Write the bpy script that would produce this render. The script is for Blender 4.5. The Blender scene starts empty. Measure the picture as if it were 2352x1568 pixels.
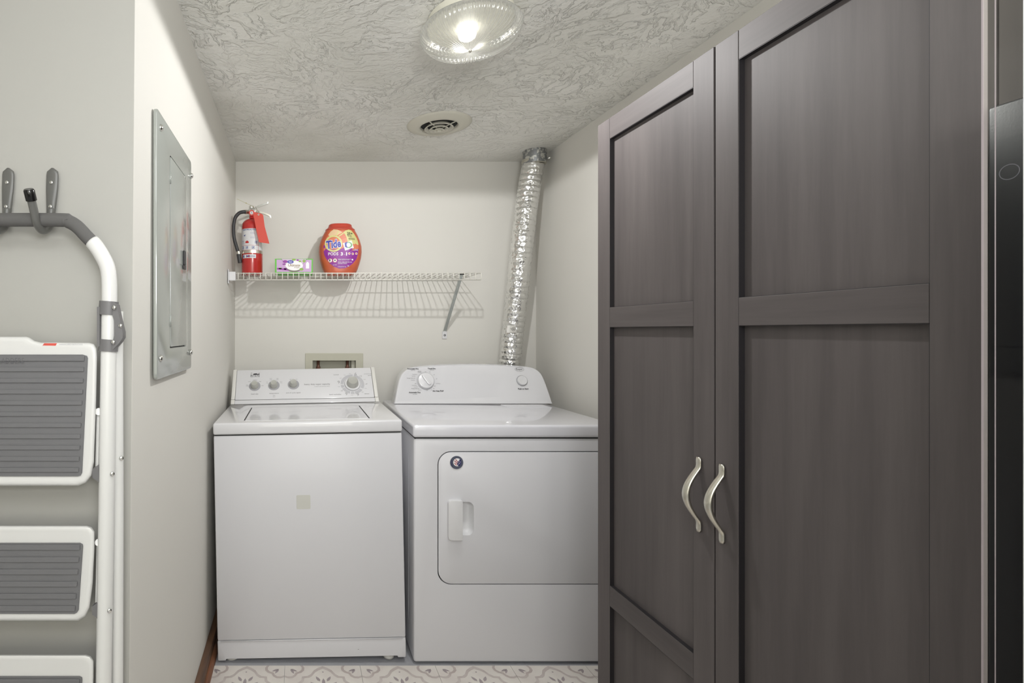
import bpy, bmesh, math, random
from mathutils import Vector, Matrix
random.seed(7)
S = bpy.context.scene
COL = S.collection
PI = math.pi

# ------------------------------------------------------------------ camera, light, exposure
F = 1200.0; CX = 683.0; CY = 760.0; CAMZ = 1.232       # focal length and principal point in photo pixels
cam_d = bpy.data.cameras.new('camera'); cam = bpy.data.objects.new('camera', cam_d); COL.objects.link(cam)
cam.location = (0, 0, CAMZ); cam.rotation_euler = (PI/2, 0, 0)
cam_d.sensor_fit = 'HORIZONTAL'; cam_d.sensor_width = 36
cam_d.lens = F/2352*36
cam_d.shift_x = (1176-CX)/2352; cam_d.shift_y = -(784-CY)/2352
cam_d.clip_start = 0.02
S.camera = cam
w = bpy.data.worlds.new('world'); S.world = w; w.use_nodes = True
w.node_tree.nodes['Background'].inputs[0].default_value = (0.8, 0.85, 0.9, 1)
w.node_tree.nodes['Background'].inputs[1].default_value = 0.3
S.view_settings.view_transform = 'Standard'; S.view_settings.look = 'None'
S.view_settings.gamma = 1; S.view_settings.use_curve_mapping = False
S.view_settings.exposure = -0.20

def area(name, loc, size, power, col, rot=(0, 0, 0), sizey=None):
    l = bpy.data.lights.new(name, 'AREA'); l.energy = power; l.color = col; l.size = size
    if sizey: l.shape = 'RECTANGLE'; l.size_y = sizey
    o = bpy.data.objects.new(name, l); COL.objects.link(o); o.location = loc; o.rotation_euler = rot
    return o
# ceiling light of the part of the room behind the photographer
area('room_ceiling_light', (0.0, -0.55, 2.10), 1.3, 20, (0.97, 0.985, 1), sizey=0.9)
# added fill from behind the camera; the rear wall has no window
area('rear_fill', (0.1, -2.17, 1.25), 2.2, 100, (0.93, 0.97, 1), rot=(PI/2, 0, PI), sizey=1.4)
# added upward fill that brightens the ceiling ahead of the camera
area('ceiling_fill', (0.25, -0.35, 1.5), 0.5, 23, (0.97, 0.985, 1), rot=(PI+math.radians(-38), 0, 0))
# the laundry lamp's bulb
lb = bpy.data.lights.new('bulb_light', 'SPOT'); lb.energy = 31; lb.color = (1, 0.995, 0.985); lb.shadow_soft_size = 0.02
lb.spot_size = math.radians(179); lb.spot_blend = 0.06
lbo = bpy.data.objects.new('bulb_light', lb); COL.objects.link(lbo); lbo.location = (0.496, 1.5, 2.018)

# ------------------------------------------------------------------ helpers
def lin(c):
    return tuple(((v/255)/12.92 if v/255 <= 0.04045 else ((v/255+0.055)/1.055)**2.4) for v in c)
def mat(name, rgb, rough=0.5, metal=0.0, coat=0.0, spec=0.5, trans=0.0, ior=1.5, emit=None, alpha=1.0):
    m = bpy.data.materials.new(name); m.use_nodes = True
    b = m.node_tree.nodes['Principled BSDF']
    b.inputs['Base Color'].default_value = (*lin(rgb), 1)
    b.inputs['Roughness'].default_value = rough; b.inputs['Metallic'].default_value = metal
    b.inputs['Coat Weight'].default_value = coat; b.inputs['Coat Roughness'].default_value = 0.05; b.inputs['Specular IOR Level'].default_value = spec
    b.inputs['Transmission Weight'].default_value = trans; b.inputs['IOR'].default_value = ior
    b.inputs['Alpha'].default_value = alpha
    if emit: b.inputs['Emission Color'].default_value = (*emit[0], 1); b.inputs['Emission Strength'].default_value = emit[1]
    return m
def N(m, t, **k):
    n = m.node_tree.nodes.new(t)
    for a, v in k.items(): setattr(n, a, v)
    return n
def L(m, a, b): m.node_tree.links.new(a, b)
def bump(m, scale=200, strength=0.1, dist=0.001, detail=3, stretch=(1, 1, 1)):
    tc = N(m, 'ShaderNodeTexCoord'); mp = N(m, 'ShaderNodeMapping'); mp.inputs['Scale'].default_value = stretch
    n = N(m, 'ShaderNodeTexNoise'); n.inputs['Scale'].default_value = scale; n.inputs['Detail'].default_value = detail
    b = N(m, 'ShaderNodeBump'); b.inputs['Strength'].default_value = strength; b.inputs['Distance'].default_value = dist
    L(m, tc.outputs['Object'], mp.inputs[0]); L(m, mp.outputs[0], n.inputs['Vector']); L(m, n.outputs['Fac'], b.inputs['Height'])
    L(m, b.outputs[0], m.node_tree.nodes['Principled BSDF'].inputs['Normal'])
    return n
def mottle(m, rgb2, scale=5, lo=0.4, hi=0.7, stretch=(1, 1, 1), detail=4):
    bs = m.node_tree.nodes['Principled BSDF']; c1 = tuple(bs.inputs['Base Color'].default_value)
    tc = N(m, 'ShaderNodeTexCoord'); mp = N(m, 'ShaderNodeMapping'); mp.inputs['Scale'].default_value = stretch
    n = N(m, 'ShaderNodeTexNoise'); n.inputs['Scale'].default_value = scale; n.inputs['Detail'].default_value = detail
    r = N(m, 'ShaderNodeValToRGB'); r.color_ramp.elements[0].position = lo; r.color_ramp.elements[1].position = hi
    r.color_ramp.elements[0].color = c1; r.color_ramp.elements[1].color = (*lin(rgb2), 1)
    L(m, tc.outputs['Object'], mp.inputs[0]); L(m, mp.outputs[0], n.inputs['Vector']); L(m, n.outputs['Fac'], r.inputs[0])
    L(m, r.outputs[0], bs.inputs['Base Color'])

def obj(name, bm, m, parent=None, smooth=False, kind=None, label=None, ang=None):
    me = bpy.data.meshes.new(name)
    if parent is not None:
        t = parent; off = Vector((0, 0, 0))
        while t is not None: off = off + Vector(t.location); t = t.parent
        bm.transform(Matrix.Translation(-off))
    bmesh.ops.recalc_face_normals(bm, faces=bm.faces) if not bm.faces or smooth is not None else None
    bm.to_mesh(me); bm.free()
    me.materials.append(m)
    if smooth: me.shade_smooth()
    if ang and not smooth:
        me.shade_smooth(); me.set_sharp_from_angle(angle=math.radians(ang))
    o = bpy.data.objects.new(name, me); COL.objects.link(o)
    if parent is not None: o.parent = parent
    if kind: o['kind'] = kind
    if label: o['label'] = label
    return o
def struct(name, bm, m, **k): return obj(name, bm, m, kind='structure', **k)
def thing(name, label, cat, loc, group=None):
    o = bpy.data.objects.new(name, None); COL.objects.link(o); o.location = loc; o.empty_display_size = 0.05
    o['label'] = label; o['category'] = cat
    if group: o['group'] = group
    return o
def B(): return bmesh.new()
def box(bm, x0, x1, y0, y1, z0, z1, bev=0, seg=2):
    r = bmesh.ops.create_cube(bm, size=1)
    vs = r['verts']
    for v in vs:
        v.co = Vector((x0 if v.co.x < 0 else x1, y0 if v.co.y < 0 else y1, z0 if v.co.z < 0 else z1))
    if bev:
        es = list({e for v in vs for e in v.link_edges})
        bmesh.ops.bevel(bm, geom=es, offset=bev, segments=seg, profile=0.5, affect='EDGES')
    return bm
def loft(bm, rings, closed=True, cap=True):
    vr = [[bm.verts.new(p) for p in r] for r in rings]
    n = len(rings[0])
    for a, b in zip(vr, vr[1:]):
        for i in range(n if closed else n-1):
            j = (i+1) % n
            bm.faces.new((a[i], a[j], b[j], b[i]))
    if cap and closed:
        bm.faces.new(vr[0][::-1]); bm.faces.new(vr[-1])
    return bm
def prism(bm, pts, d):     # pts: 3D outline, d: extrusion vector
    d = Vector(d); return loft(bm, [[Vector(p) for p in pts], [Vector(p)+d for p in pts]])
def bprism(bm, pts, d, bev=0.002, seg=2):
    b2 = B(); prism(b2, pts, d)
    bmesh.ops.recalc_face_normals(b2, faces=b2.faces)
    bmesh.ops.bevel(b2, geom=list(b2.edges), offset=bev, segments=seg, profile=0.5, affect='EDGES', clamp_overlap=True)
    me = bpy.data.meshes.new('t'); b2.to_mesh(me); b2.free(); bm.from_mesh(me); bpy.data.meshes.remove(me)
    return bm
def basis(n):
    n = Vector(n).normalized(); a = Vector((0, 0, 1)) if abs(n.z) < 0.9 else Vector((1, 0, 0))
    u = a.cross(n).normalized(); return u, n.cross(u), n
def tube(bm, pts, r, seg=12, cap=True):
    pts = [Vector(p) for p in pts]; rr = r if hasattr(r, '__len__') else [r]*len(pts)
    rings = []; u = None
    for i, p in enumerate(pts):
        t = (pts[min(i+1, len(pts)-1)]-pts[max(i-1, 0)]).normalized()
        if u is None: u, v, _ = basis(t)
        else:
            u = (u-t*u.dot(t)).normalized(); v = t.cross(u)
        rings.append([p+(u*math.cos(a)+v*math.sin(a))*rr[i] for a in [2*PI*k/seg for k in range(seg)]])
    return loft(bm, rings, cap=cap)
def cyl(bm, a, b, r, r2=None, seg=24): return tube(bm, [a, b], [r, r if r2 is None else r2], seg)
def lathe(bm, prof, c, n=(0, 0, 1), seg=32, mod=None):   # prof: (radius, height)
    u, v, n = basis(n); c = Vector(c)
    rings = [[c+n*h+(u*math.cos(a)+v*math.sin(a))*(max(r, 1e-5)*(mod(a, r) if mod else 1)) for a in [2*PI*k/seg for k in range(seg)]] for r, h in prof]
    return loft(bm, rings)
def spline(pts, n=8):
    P = [Vector(p) for p in pts]; out = []
    for i in range(len(P)-1):
        p0, p1, p2, p3 = P[max(i-1, 0)], P[i], P[i+1], P[min(i+2, len(P)-1)]
        for k in range(n):
            t = k/n
            out.append(0.5*((2*p1)+(-p0+p2)*t+(2*p0-5*p1+4*p2-p3)*t*t+(-p0+3*p1-3*p2+p3)*t**3))
    out.append(P[-1]); return out
def px(x, y, Y): return Vector(((x-CX)*Y/F, Y, CAMZ-(y-CY)*Y/F))
def on_plane(x, y, p, n, T=None):
    o = Vector((0, 0, CAMZ)); d = Vector(((x-CX)/F, 1, -(y-CY)/F))
    if T: Ti = T.inverted(); d = (Ti @ (o+d))-(Ti @ o); o = Ti @ o
    p = Vector(p); n = Vector(n); return o+d*((p-o).dot(n)/d.dot(n))
def rrect(x0, x1, z0, z1, r, n=6):
    out = []
    rs = r if hasattr(r, '__len__') else [r]*4       # bl, br, tr, tl
    for (cx, cz, a0, q) in ((x0, z0, PI, rs[0]), (x1, z0, 1.5*PI, rs[1]), (x1, z1, 0, rs[2]), (x0, z1, .5*PI, rs[3])):
        sx = 1 if cx == x0 else -1; sz = 1 if cz == z0 else -1
        for k in range(n+1):
            a = a0+k*(PI/2)/n
            out.append((cx+sx*q+math.cos(a)*q, cz+sz*q+math.sin(a)*q))
    return out
_tc = {}
def text_geo(s, bold=0.0):
    k = (s, bold)
    if k not in _tc:
        c = bpy.data.curves.new('t', 'FONT'); c.body = s; c.size = 1; c.align_x = 'CENTER'; c.align_y = 'CENTER'; c.resolution_u = 2; c.offset = bold
        o = bpy.data.objects.new('t', c); COL.objects.link(o)
        me = bpy.data.meshes.new_from_object(o)
        xs = [v.co.x for v in me.vertices] or [0]; ys = [v.co.y for v in me.vertices] or [0]
        x0, x1, y0, y1 = min(xs), max(xs), min(ys), max(ys)
        _tc[k] = ([((v.co.x-(x0+x1)/2)/(x1-x0 or 1), (v.co.y-(y0+y1)/2)/(x1-x0 or 1)) for v in me.vertices], [tuple(p.vertices) for p in me.polygons], (y1-y0)/(x1-x0 or 1))
        bpy.data.objects.remove(o); bpy.data.curves.remove(c); bpy.data.meshes.remove(me)
    return _tc[k]
def text(bm, s, width, f, bold=0.0, height=None, shear=0, rot=0):       # f maps (a, b) in metres to 3D
    vs, fs, ar = text_geo(s, bold); ky = 1 if height is None else height/(ar*width)
    out = []
    ca, sa = math.cos(rot), math.sin(rot)
    for a, b in vs:
        X, Z = a*width+shear*b*width, b*width*ky
        out.append(bm.verts.new(f(X*ca-Z*sa, X*sa+Z*ca)))
    for p in fs:
        try: bm.faces.new([out[i] for i in p])
        except ValueError: pass
    return bm
def patch(bm, pts, f, rings=1):        # star-shaped flat print, pts are 2D, f maps to 3D
    cx = sum(p[0] for p in pts)/len(pts); cz = sum(p[1] for p in pts)/len(pts)
    c = bm.verts.new(f(cx, cz)); prev = None
    for k in range(1, rings+1):
        t = k/rings
        cur = [bm.verts.new(f(cx+(a-cx)*t, cz+(b-cz)*t)) for a, b in pts]
        n = len(cur)
        for i in range(n):
            j = (i+1) % n
            if prev is None: bm.faces.new((c, cur[i], cur[j]))
            else: bm.faces.new((prev[i], cur[i], cur[j], prev[j]))
        prev = cur
    return bm
def ribbon(bm, outer, inner, f):
    n = len(outer); o = [bm.verts.new(f(*p)) for p in outer]; i_ = [bm.verts.new(f(*p)) for p in inner]
    for k in range(n):
        j = (k+1) % n; bm.faces.new((o[k], o[j], i_[j], i_[k]))
    return bm
def circ(cx, cz, r, n=32, rz=None): return [(cx+r*math.cos(2*PI*k/n), cz+(rz or r)*math.sin(2*PI*k/n)) for k in range(n)]
def frame(o, u, v, n=None, lift=0.0):
    o = Vector(o); u = Vector(u).normalized(); v = Vector(v).normalized(); nn = u.cross(v).normalized()
    return lambda a, b: o+u*a+v*b+nn*lift
def cut(o, bms):
    for b in bms:
        me = bpy.data.meshes.new('c'); bmesh.ops.recalc_face_normals(b, faces=b.faces)
        b.transform(Matrix.Translation(-(o.matrix_world.translation if o.parent is None else sum((Vector(q.location) for q in chain(o)), Vector())))); b.to_mesh(me); b.free()
        c = bpy.data.objects.new('c', me); COL.objects.link(c)
        c.location = sum((Vector(q.location) for q in chain(o)), Vector())
        m = o.modifiers.new('b', 'BOOLEAN'); m.operation = 'DIFFERENCE'; m.object = c; m.solver = 'EXACT'
        bpy.context.view_layer.update()
        nm = bpy.data.meshes.new_from_object(o.evaluated_get(bpy.context.evaluated_depsgraph_get()))
        o.modifiers.clear(); old = o.data; nm.name = old.name; o.data = nm
        bpy.data.meshes.remove(old); bpy.data.objects.remove(c); bpy.data.meshes.remove(me)
    o.data.shade_smooth(); o.data.set_sharp_from_angle(angle=math.radians(35))
def chain(o):
    out = []
    while o is not None: out.append(o); o = o.parent
    return out
def copy_part(o, parent, dloc=(0, 0, 0)):
    c = o.copy(); COL.objects.link(c); c.parent = parent; c.location = Vector(o.location)+Vector(dloc); return c

# ------------------------------------------------------------------ materials
M_wall = mat('wall_paint', (219, 217, 211), 0.62, spec=0.3); bump(M_wall, 120, 0.05, 0.001)
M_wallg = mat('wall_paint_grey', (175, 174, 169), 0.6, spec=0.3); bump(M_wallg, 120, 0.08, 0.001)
M_back = mat('rear_wall_paint', (150, 145, 135), 0.7, spec=0.3)
M_white = mat('appliance_enamel', (220, 220, 223), 0.3, coat=0.9)
M_white2 = mat('appliance_enamel_cool', (217, 217, 223), 0.3, coat=0.9)
M_front = mat('appliance_front_enamel', (214, 214, 218), 0.4, coat=0.15)
M_plastic = mat('white_plastic', (220, 220, 222), 0.35)
M_capw = mat('end_cap_plastic', (220, 219, 214), 0.4)
M_knob = mat('grey_knob_plastic', (178, 178, 172), 0.35)
M_knobring = mat('knob_dial_grey', (166, 166, 170), 0.5)
M_dark = mat('dark_gap', (38, 38, 38), 0.8)
M_print = mat('grey_print', (150, 150, 152), 0.6)
M_printl = mat('pale_grey_print', (188, 188, 192), 0.6)
M_black = mat('black_print', (40, 38, 42), 0.6)
M_wire = mat('vinyl_coated_wire', (226, 224, 216), 0.35)
M_brace = mat('brace_paint', (190, 194, 190), 0.4)
M_chrome = mat('chrome', (225, 225, 222), 0.18, metal=1)
M_steel = mat('brushed_nickel', (208, 205, 194), 0.3, metal=1)
M_zinc = mat('galvanised_collar', (140, 142, 144), 0.45, metal=0.8); mottle(M_zinc, (205, 205, 200), 60, 0.52, 0.6)
M_panel = mat('panel_grey_enamel', (156, 160, 155), 0.2, coat=0.4)
M_red = mat('extinguisher_red', (182, 44, 42), 0.25, coat=0.4)
M_tag = mat('red_tag_card', (206, 82, 70), 0.7)
M_rubber = mat('black_rubber', (52, 52, 54), 0.5)
M_label = mat('white_label', (212, 212, 214), 0.4)
M_foam = mat('grey_foam_grip', (94, 93, 92), 0.8); bump(M_foam, 600, 0.2, 0.001)
M_ladder = mat('ladder_white_enamel', (222, 222, 220), 0.28, coat=0.2)
M_mat = mat('step_tread_grey', (112, 112, 114), 0.75); bump(M_mat, 900, 0.35, 0.0006)
M_clip = mat('grey_bracket_plastic', (112, 111, 112), 0.5)
M_hook = mat('hook_grey_paint', (98, 98, 95), 0.32, coat=0.2)
M_gloss = mat('black_gloss_cap', (18, 18, 18), 0.12)
M_orange = mat('orange_plastic', (200, 98, 66), 0.35, coat=0.15); mottle(M_orange, (180, 84, 56), 18, 0.45, 0.75)
M_lidred = mat('red_lid_plastic', (190, 72, 56), 0.35)
M_purple = mat('purple_print', (140, 42, 150), 0.4)
M_yellow = mat('lime_print', (210, 206, 138), 0.4)
M_oprint = mat('orange_print', (214, 124, 92), 0.4)
M_blue = mat('blue_print', (66, 66, 168), 0.4)
M_wprint = mat('white_print', (238, 236, 238), 0.4)
M_green = mat('green_print', (96, 186, 62), 0.5)
M_lilac = mat('lilac_print', (196, 160, 204), 0.5)
M_copper = mat('copper_pipe', (128, 92, 78), 0.45, metal=0.4)
M_boxgrey = mat('valve_box_plastic', (192, 190, 174), 0.5)

# dark laminate with streaky vertical grain
def laminate(name, sc):
    m = mat(name, (74, 66, 64), 0.58, coat=0.0, spec=0.3)
    bs = m.node_tree.nodes['Principled BSDF']
    tc = N(m, 'ShaderNodeTexCoord'); mp = N(m, 'ShaderNodeMapping'); mp.inputs['Scale'].default_value = sc
    n = N(m, 'ShaderNodeTexNoise'); n.inputs['Scale'].default_value = 26; n.inputs['Detail'].default_value = 7; n.inputs['Roughness'].default_value = 0.65
    mp2 = N(m, 'ShaderNodeMapping'); mp2.inputs['Scale'].default_value = tuple(0.35*s for s in sc)
    n2 = N(m, 'ShaderNodeTexNoise'); n2.inputs['Scale'].default_value = 14; n2.inputs['Detail'].default_value = 3
    mx = N(m, 'ShaderNodeMath', operation='ADD'); ml = N(m, 'ShaderNodeMath', operation='MULTIPLY'); ml.inputs[1].default_value = 0.5
    r = N(m, 'ShaderNodeValToRGB'); r.color_ramp.elements[0].position = 0.30; r.color_ramp.elements[1].position = 0.70
    r.color_ramp.elements[0].color = (*lin((70, 65, 65)), 1); r.color_ramp.elements[1].color = (*lin((98, 92, 91)), 1)
    L(m, tc.outputs['Object'], mp.inputs[0]); L(m, mp.outputs[0], n.inputs['Vector'])
    L(m, tc.outputs['Object'], mp2.inputs[0]); L(m, mp2.outputs[0], n2.inputs['Vector'])
    L(m, n.outputs['Fac'], mx.inputs[0]); L(m, n2.outputs['Fac'], mx.inputs[1]); L(m, mx.outputs[0], ml.inputs[0])
    L(m, ml.outputs[0], r.inputs[0]); L(m, r.outputs[0], bs.inputs['Base Color'])
    b = N(m, 'ShaderNodeBump'); b.inputs['Strength'].default_value = 0.12; b.inputs['Distance'].default_value = 0.0006
    L(m, n.outputs['Fac'], b.inputs['Height']); L(m, b.outputs[0], bs.inputs['Normal'])
    return m
M_lam = laminate('dark_laminate_vertical', (1, 1, 0.06))
M_lamh = laminate('dark_laminate_horizontal', (1, 0.06, 1))

# slap-brush textured ceiling
M_ceil = mat('textured_ceiling_paint', (222, 218, 208), 0.6, spec=0.3)
def ceiling_nodes(m):
    bs = m.node_tree.nodes['Principled BSDF']; tc = N(m, 'ShaderNodeTexCoord')
    # patches of brush strokes turned in different directions
    vo = N(m, 'ShaderNodeTexVoronoi'); vo.inputs['Scale'].default_value = 5.5; vo.feature = 'F1'
    L(m, tc.outputs['Object'], vo.inputs['Vector'])
    sep = N(m, 'ShaderNodeSeparateColor'); L(m, vo.outputs['Color'], sep.inputs[0])
    ang = N(m, 'ShaderNodeMath', operation='MULTIPLY'); ang.inputs[1].default_value = 6.28; L(m, sep.outputs[0], ang.inputs[0])
    vr = N(m, 'ShaderNodeVectorRotate', rotation_type='Z_AXIS'); L(m, tc.outputs['Object'], vr.inputs['Vector']); L(m, ang.outputs[0], vr.inputs['Angle'])
    wn = N(m, 'ShaderNodeTexNoise'); wn.inputs['Scale'].default_value = 9; wn.inputs['Detail'].default_value = 3; L(m, tc.outputs['Object'], wn.inputs['Vector'])
    wa = N(m, 'ShaderNodeVectorMath', operation='SCALE'); wa.inputs['Scale'].default_value = 0.12; L(m, wn.outputs['Color'], wa.inputs[0])
    ad = N(m, 'ShaderNodeVectorMath', operation='ADD'); L(m, vr.outputs[0], ad.inputs[0]); L(m, wa.outputs[0], ad.inputs[1])
    mp = N(m, 'ShaderNodeMapping'); mp.inputs['Scale'].default_value = (1, 0.3, 1); L(m, ad.outputs[0], mp.inputs[0])
    n = N(m, 'ShaderNodeTexNoise'); n.inputs['Scale'].default_value = 34; n.inputs['Detail'].default_value = 5; n.inputs['Roughness'].default_value = 0.55
    L(m, mp.outputs[0], n.inputs['Vector'])
    s1 = N(m, 'ShaderNodeMath', operation='SUBTRACT'); s1.inputs[1].default_value = 0.5; L(m, n.outputs['Fac'], s1.inputs[0])
    ab = N(m, 'ShaderNodeMath', operation='ABSOLUTE'); L(m, s1.outputs[0], ab.inputs[0])
    r = N(m, 'ShaderNodeMapRange'); r.inputs['From Min'].default_value = 0.0; r.inputs['From Max'].default_value = 0.05
    r.inputs['To Min'].default_value = 1.0; r.inputs['To Max'].default_value = 0.0; r.interpolation_type = 'SMOOTHSTEP'; L(m, ab.outputs[0], r.inputs['Value'])
    pl = N(m, 'ShaderNodeMapRange'); pl.interpolation_type = 'SMOOTHSTEP'; pl.inputs['From Min'].default_value = 0.46; pl.inputs['From Max'].default_value = 0.59; L(m, n.outputs['Fac'], pl.inputs['Value'])
    rr = N(m, 'ShaderNodeMath', operation='MULTIPLY_ADD'); rr.inputs[1].default_value = 0.35; L(m, r.outputs[0], rr.inputs[0]); L(m, pl.outputs[0], rr.inputs[2])
    k = N(m, 'ShaderNodeTexNoise'); k.inputs['Scale'].default_value = 4.5; k.inputs['Detail'].default_value = 3; L(m, tc.outputs['Object'], k.inputs['Vector'])
    kr = N(m, 'ShaderNodeMapRange'); kr.inputs['From Min'].default_value = 0.4; kr.inputs['From Max'].default_value = 0.6; kr.inputs['To Min'].default_value = 0.3; L(m, k.outputs['Fac'], kr.inputs['Value'])
    mu = N(m, 'ShaderNodeMath', operation='MULTIPLY'); L(m, rr.outputs[0], mu.inputs[0]); L(m, kr.outputs[0], mu.inputs[1])
    # smoother towards the back wall
    sx = N(m, 'ShaderNodeSeparateXYZ'); L(m, tc.outputs['Object'], sx.inputs[0])
    sm = N(m, 'ShaderNodeMapRange'); sm.inputs['From Min'].default_value = 2.15; sm.inputs['From Max'].default_value = 2.75; sm.inputs['To Min'].default_value = 1.0; sm.inputs['To Max'].default_value = 0.3
    L(m, sx.outputs['Y'], sm.inputs['Value'])
    mu2 = N(m, 'ShaderNodeMath', operation='MULTIPLY'); L(m, mu.outputs[0], mu2.inputs[0]); L(m, sm.outputs[0], mu2.inputs[1])
    f = N(m, 'ShaderNodeTexNoise'); f.inputs['Scale'].default_value = 60; f.inputs['Detail'].default_value = 4; L(m, tc.outputs['Object'], f.inputs['Vector'])
    fm = N(m, 'ShaderNodeMath', operation='MULTIPLY_ADD'); fm.inputs[1].default_value = 0.35; L(m, f.outputs['Fac'], fm.inputs[0]); L(m, mu2.outputs[0], fm.inputs[2])
    b = N(m, 'ShaderNodeBump'); b.inputs['Strength'].default_value = 0.9; b.inputs['Distance'].default_value = 0.008
    L(m, fm.outputs[0], b.inputs['Height']); L(m, b.outputs[0], bs.inputs['Normal'])
    # faint dust stains
    d = N(m, 'ShaderNodeTexNoise'); d.inputs['Scale'].default_value = 2.2; d.inputs['Detail'].default_value = 5; L(m, tc.outputs['Object'], d.inputs['Vector'])
    dr = N(m, 'ShaderNodeValToRGB'); dr.color_ramp.elements[0].position = 0.35; dr.color_ramp.elements[1].position = 0.62
    dr.color_ramp.elements[0].color = (*lin((216, 215, 208)), 1); dr.color_ramp.elements[1].color = (*lin((233, 232, 227)), 1)
    L(m, d.outputs['Fac'], dr.inputs[0]); L(m, dr.outputs[0], bs.inputs['Base Color'])
ceiling_nodes(M_ceil)

M_floor = mat('painted_concrete', (172, 173, 178), 0.5); bump(M_floor, 60, 0.5, 0.003)
M_tile = mat('floor_tile_vinyl', (226, 221, 214), 0.4); mottle(M_tile, (212, 204, 199), 9, 0.4, 0.75)
M_tprint = mat('tile_print_taupe', (184, 172, 168), 0.45); mottle(M_tprint, (208, 200, 196), 14, 0.35, 0.7)
M_tprint2 = mat('tile_print_dark', (164, 154, 156), 0.45)
M_wood = mat('worn_brown_wood', (120, 88, 64), 0.6); mottle(M_wood, (86, 66, 54), 30, 0.35, 0.65, (1, 0.15, 1)); bump(M_wood, 80, 0.4, 0.002, 4, (1, 0.1, 1))
M_woodo = mat('orange_brown_shoe_moulding', (138, 92, 66), 0.5); mottle(M_woodo, (88, 66, 54), 26, 0.4, 0.65, (1, 0.2, 1))

# ------------------------------------------------------------------ the room shell
YB = 2.80; XL = -0.330; XR = 1.2786; ZC = CAMZ+0.9076; YP = 1.07
XR0, YR0 = XR, -2.2
box_t = 0.1
struct('floor', box(B(), -2.0, 1.55, -2.3, 3.1, -0.1, 0.0), M_floor)
struct('ceiling', box(B(), -2.0, 1.55, -2.3, 3.1, ZC, ZC+0.1), M_ceil)
back = struct('wall_back', box(B(), XL-0.25, XR+0.2, YB, YB+box_t, 0, ZC), M_wall)
struct('wall_right', box(B(), XR, XR+box_t, -2.2, YB, 0, ZC), M_wall)
# left wall of the alcove: leans out slightly towards the floor, its near end is the grey wall's corner
bm = B()
xt, xb = XL-0.0, XL-0.010
yt, yb = 1.068, 1.046
pts = [[(xb, yb, 0), (xb, YB, 0), (xb-0.2, YB, 0), (xb-0.2, yb+0.06, 0)], [(xt, yt, ZC), (xt, YB, ZC), (xt-0.2, YB, ZC), (xt-0.2, yt+0.06, ZC)]]
loft(bm, [[Vector(p) for p in r] for r in pts])
struct('wall_left', bm, M_wall)
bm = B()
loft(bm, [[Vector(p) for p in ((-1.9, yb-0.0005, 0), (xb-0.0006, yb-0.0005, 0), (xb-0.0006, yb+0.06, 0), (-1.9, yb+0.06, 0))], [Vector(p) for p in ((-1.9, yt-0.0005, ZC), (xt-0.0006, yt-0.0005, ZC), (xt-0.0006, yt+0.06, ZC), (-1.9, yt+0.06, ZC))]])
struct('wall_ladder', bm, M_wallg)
struct('wall_far_left', box(B(), -1.9, -1.8, -2.2, 1.2, 0, ZC), M_wall)
struct('wall_rear', box(B(), -1.9, XR+0.1, -2.3, -2.2, 0, ZC), M_back)
# baseboard of the left wall, worn brown wood in two strips
bm = B(); prism(bm, [(xb+0.001, 1.10, 0.0), (xb+0.020, 1.10, 0.0), (xb+0.020, 1.10, 0.060), (xb+0.012, 1.10, 0.066), (xb+0.001, 1.10, 0.072)], (0, YB-1.12, 0))
bs_ = struct('baseboard_left', bm, M_wood)
bm = B(); prism(bm, [(xb+0.0205, 1.10, 0.0), (xb+0.036, 1.10, 0.0), (xb+0.034, 1.10, 0.012), (xb+0.0265, 1.10, 0.02), (xb+0.0205, 1.10, 0.021)], (0, YB-1.12, 0))
obj('shoe_moulding', bm, M_woodo, bs_)

# patterned tiles in front of the machines
TP = 0.276; TX0 = -0.297; TY1 = 1.921
def tile_f(z): return lambda a, b: Vector((a, b, z))
tb = box(B(), -TP/2+0.0006, TP/2-0.0006, -TP/2+0.0006, TP/2-0.0006, 0.0, 0.003)
tile_me = None
def lantern(R, k=1.0):
    out = []
    for q in range(4):
        a0 = q*PI/2
        # pointed lobe between shoulders
        for (rr, da) in ((0.80, -PI/4), (0.72, -0.62), (0.74, -0.46), (0.86, -0.28), (0.93, -0.14), (1.0, 0), (0.93, 0.14), (0.86, 0.28), (0.74, 0.46), (0.72, 0.62)):
            out.append((R*rr*math.cos(a0+da+PI/2), R*rr*math.sin(a0+da+PI/2)))
    return out
def petal(bm, cx, cy, a, l, w_, z=0.0034):
    pts = [(0, 0), (l*.3, w_*.5), (l*.65, w_*.42), (l, 0), (l*.65, -w_*.42), (l*.3, -w_*.5)]
    patch(bm, [(cx+x*math.cos(a)-y*math.sin(a), cy+x*math.sin(a)+y*math.cos(a)) for x, y in pts], tile_f(z))
pb = B()
ribbon(pb, lantern(0.134), lantern(0.119), tile_f(0.0034))
for q in range(4):      # corner quarters of the lantern between the tiles
    cx, cy = (TP/2*(1 if q in (0, 3) else -1), TP/2*(1 if q < 2 else -1))
    o_ = []; i_ = []
    for k in range(9):
        a = PI+q*PI/2+k*(PI/2)/8; rr = 0.066+0.010*abs(math.sin(4*(k/8)*PI/2))
        for lst, r in ((o_, rr), (i_, rr-0.010)): lst.append((max(-TP/2+.001, min(TP/2-.001, cx+r*math.cos(a))), max(-TP/2+.001, min(TP/2-.001, cy+r*math.sin(a)))))
    vo_ = [pb.verts.new((*p, 0.0034)) for p in o_]; vi_ = [pb.verts.new((*p, 0.0034)) for p in i_]
    for k in range(8): pb.faces.new((vo_[k], vo_[k+1], vi_[k+1], vi_[k]))
pd = B()
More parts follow.
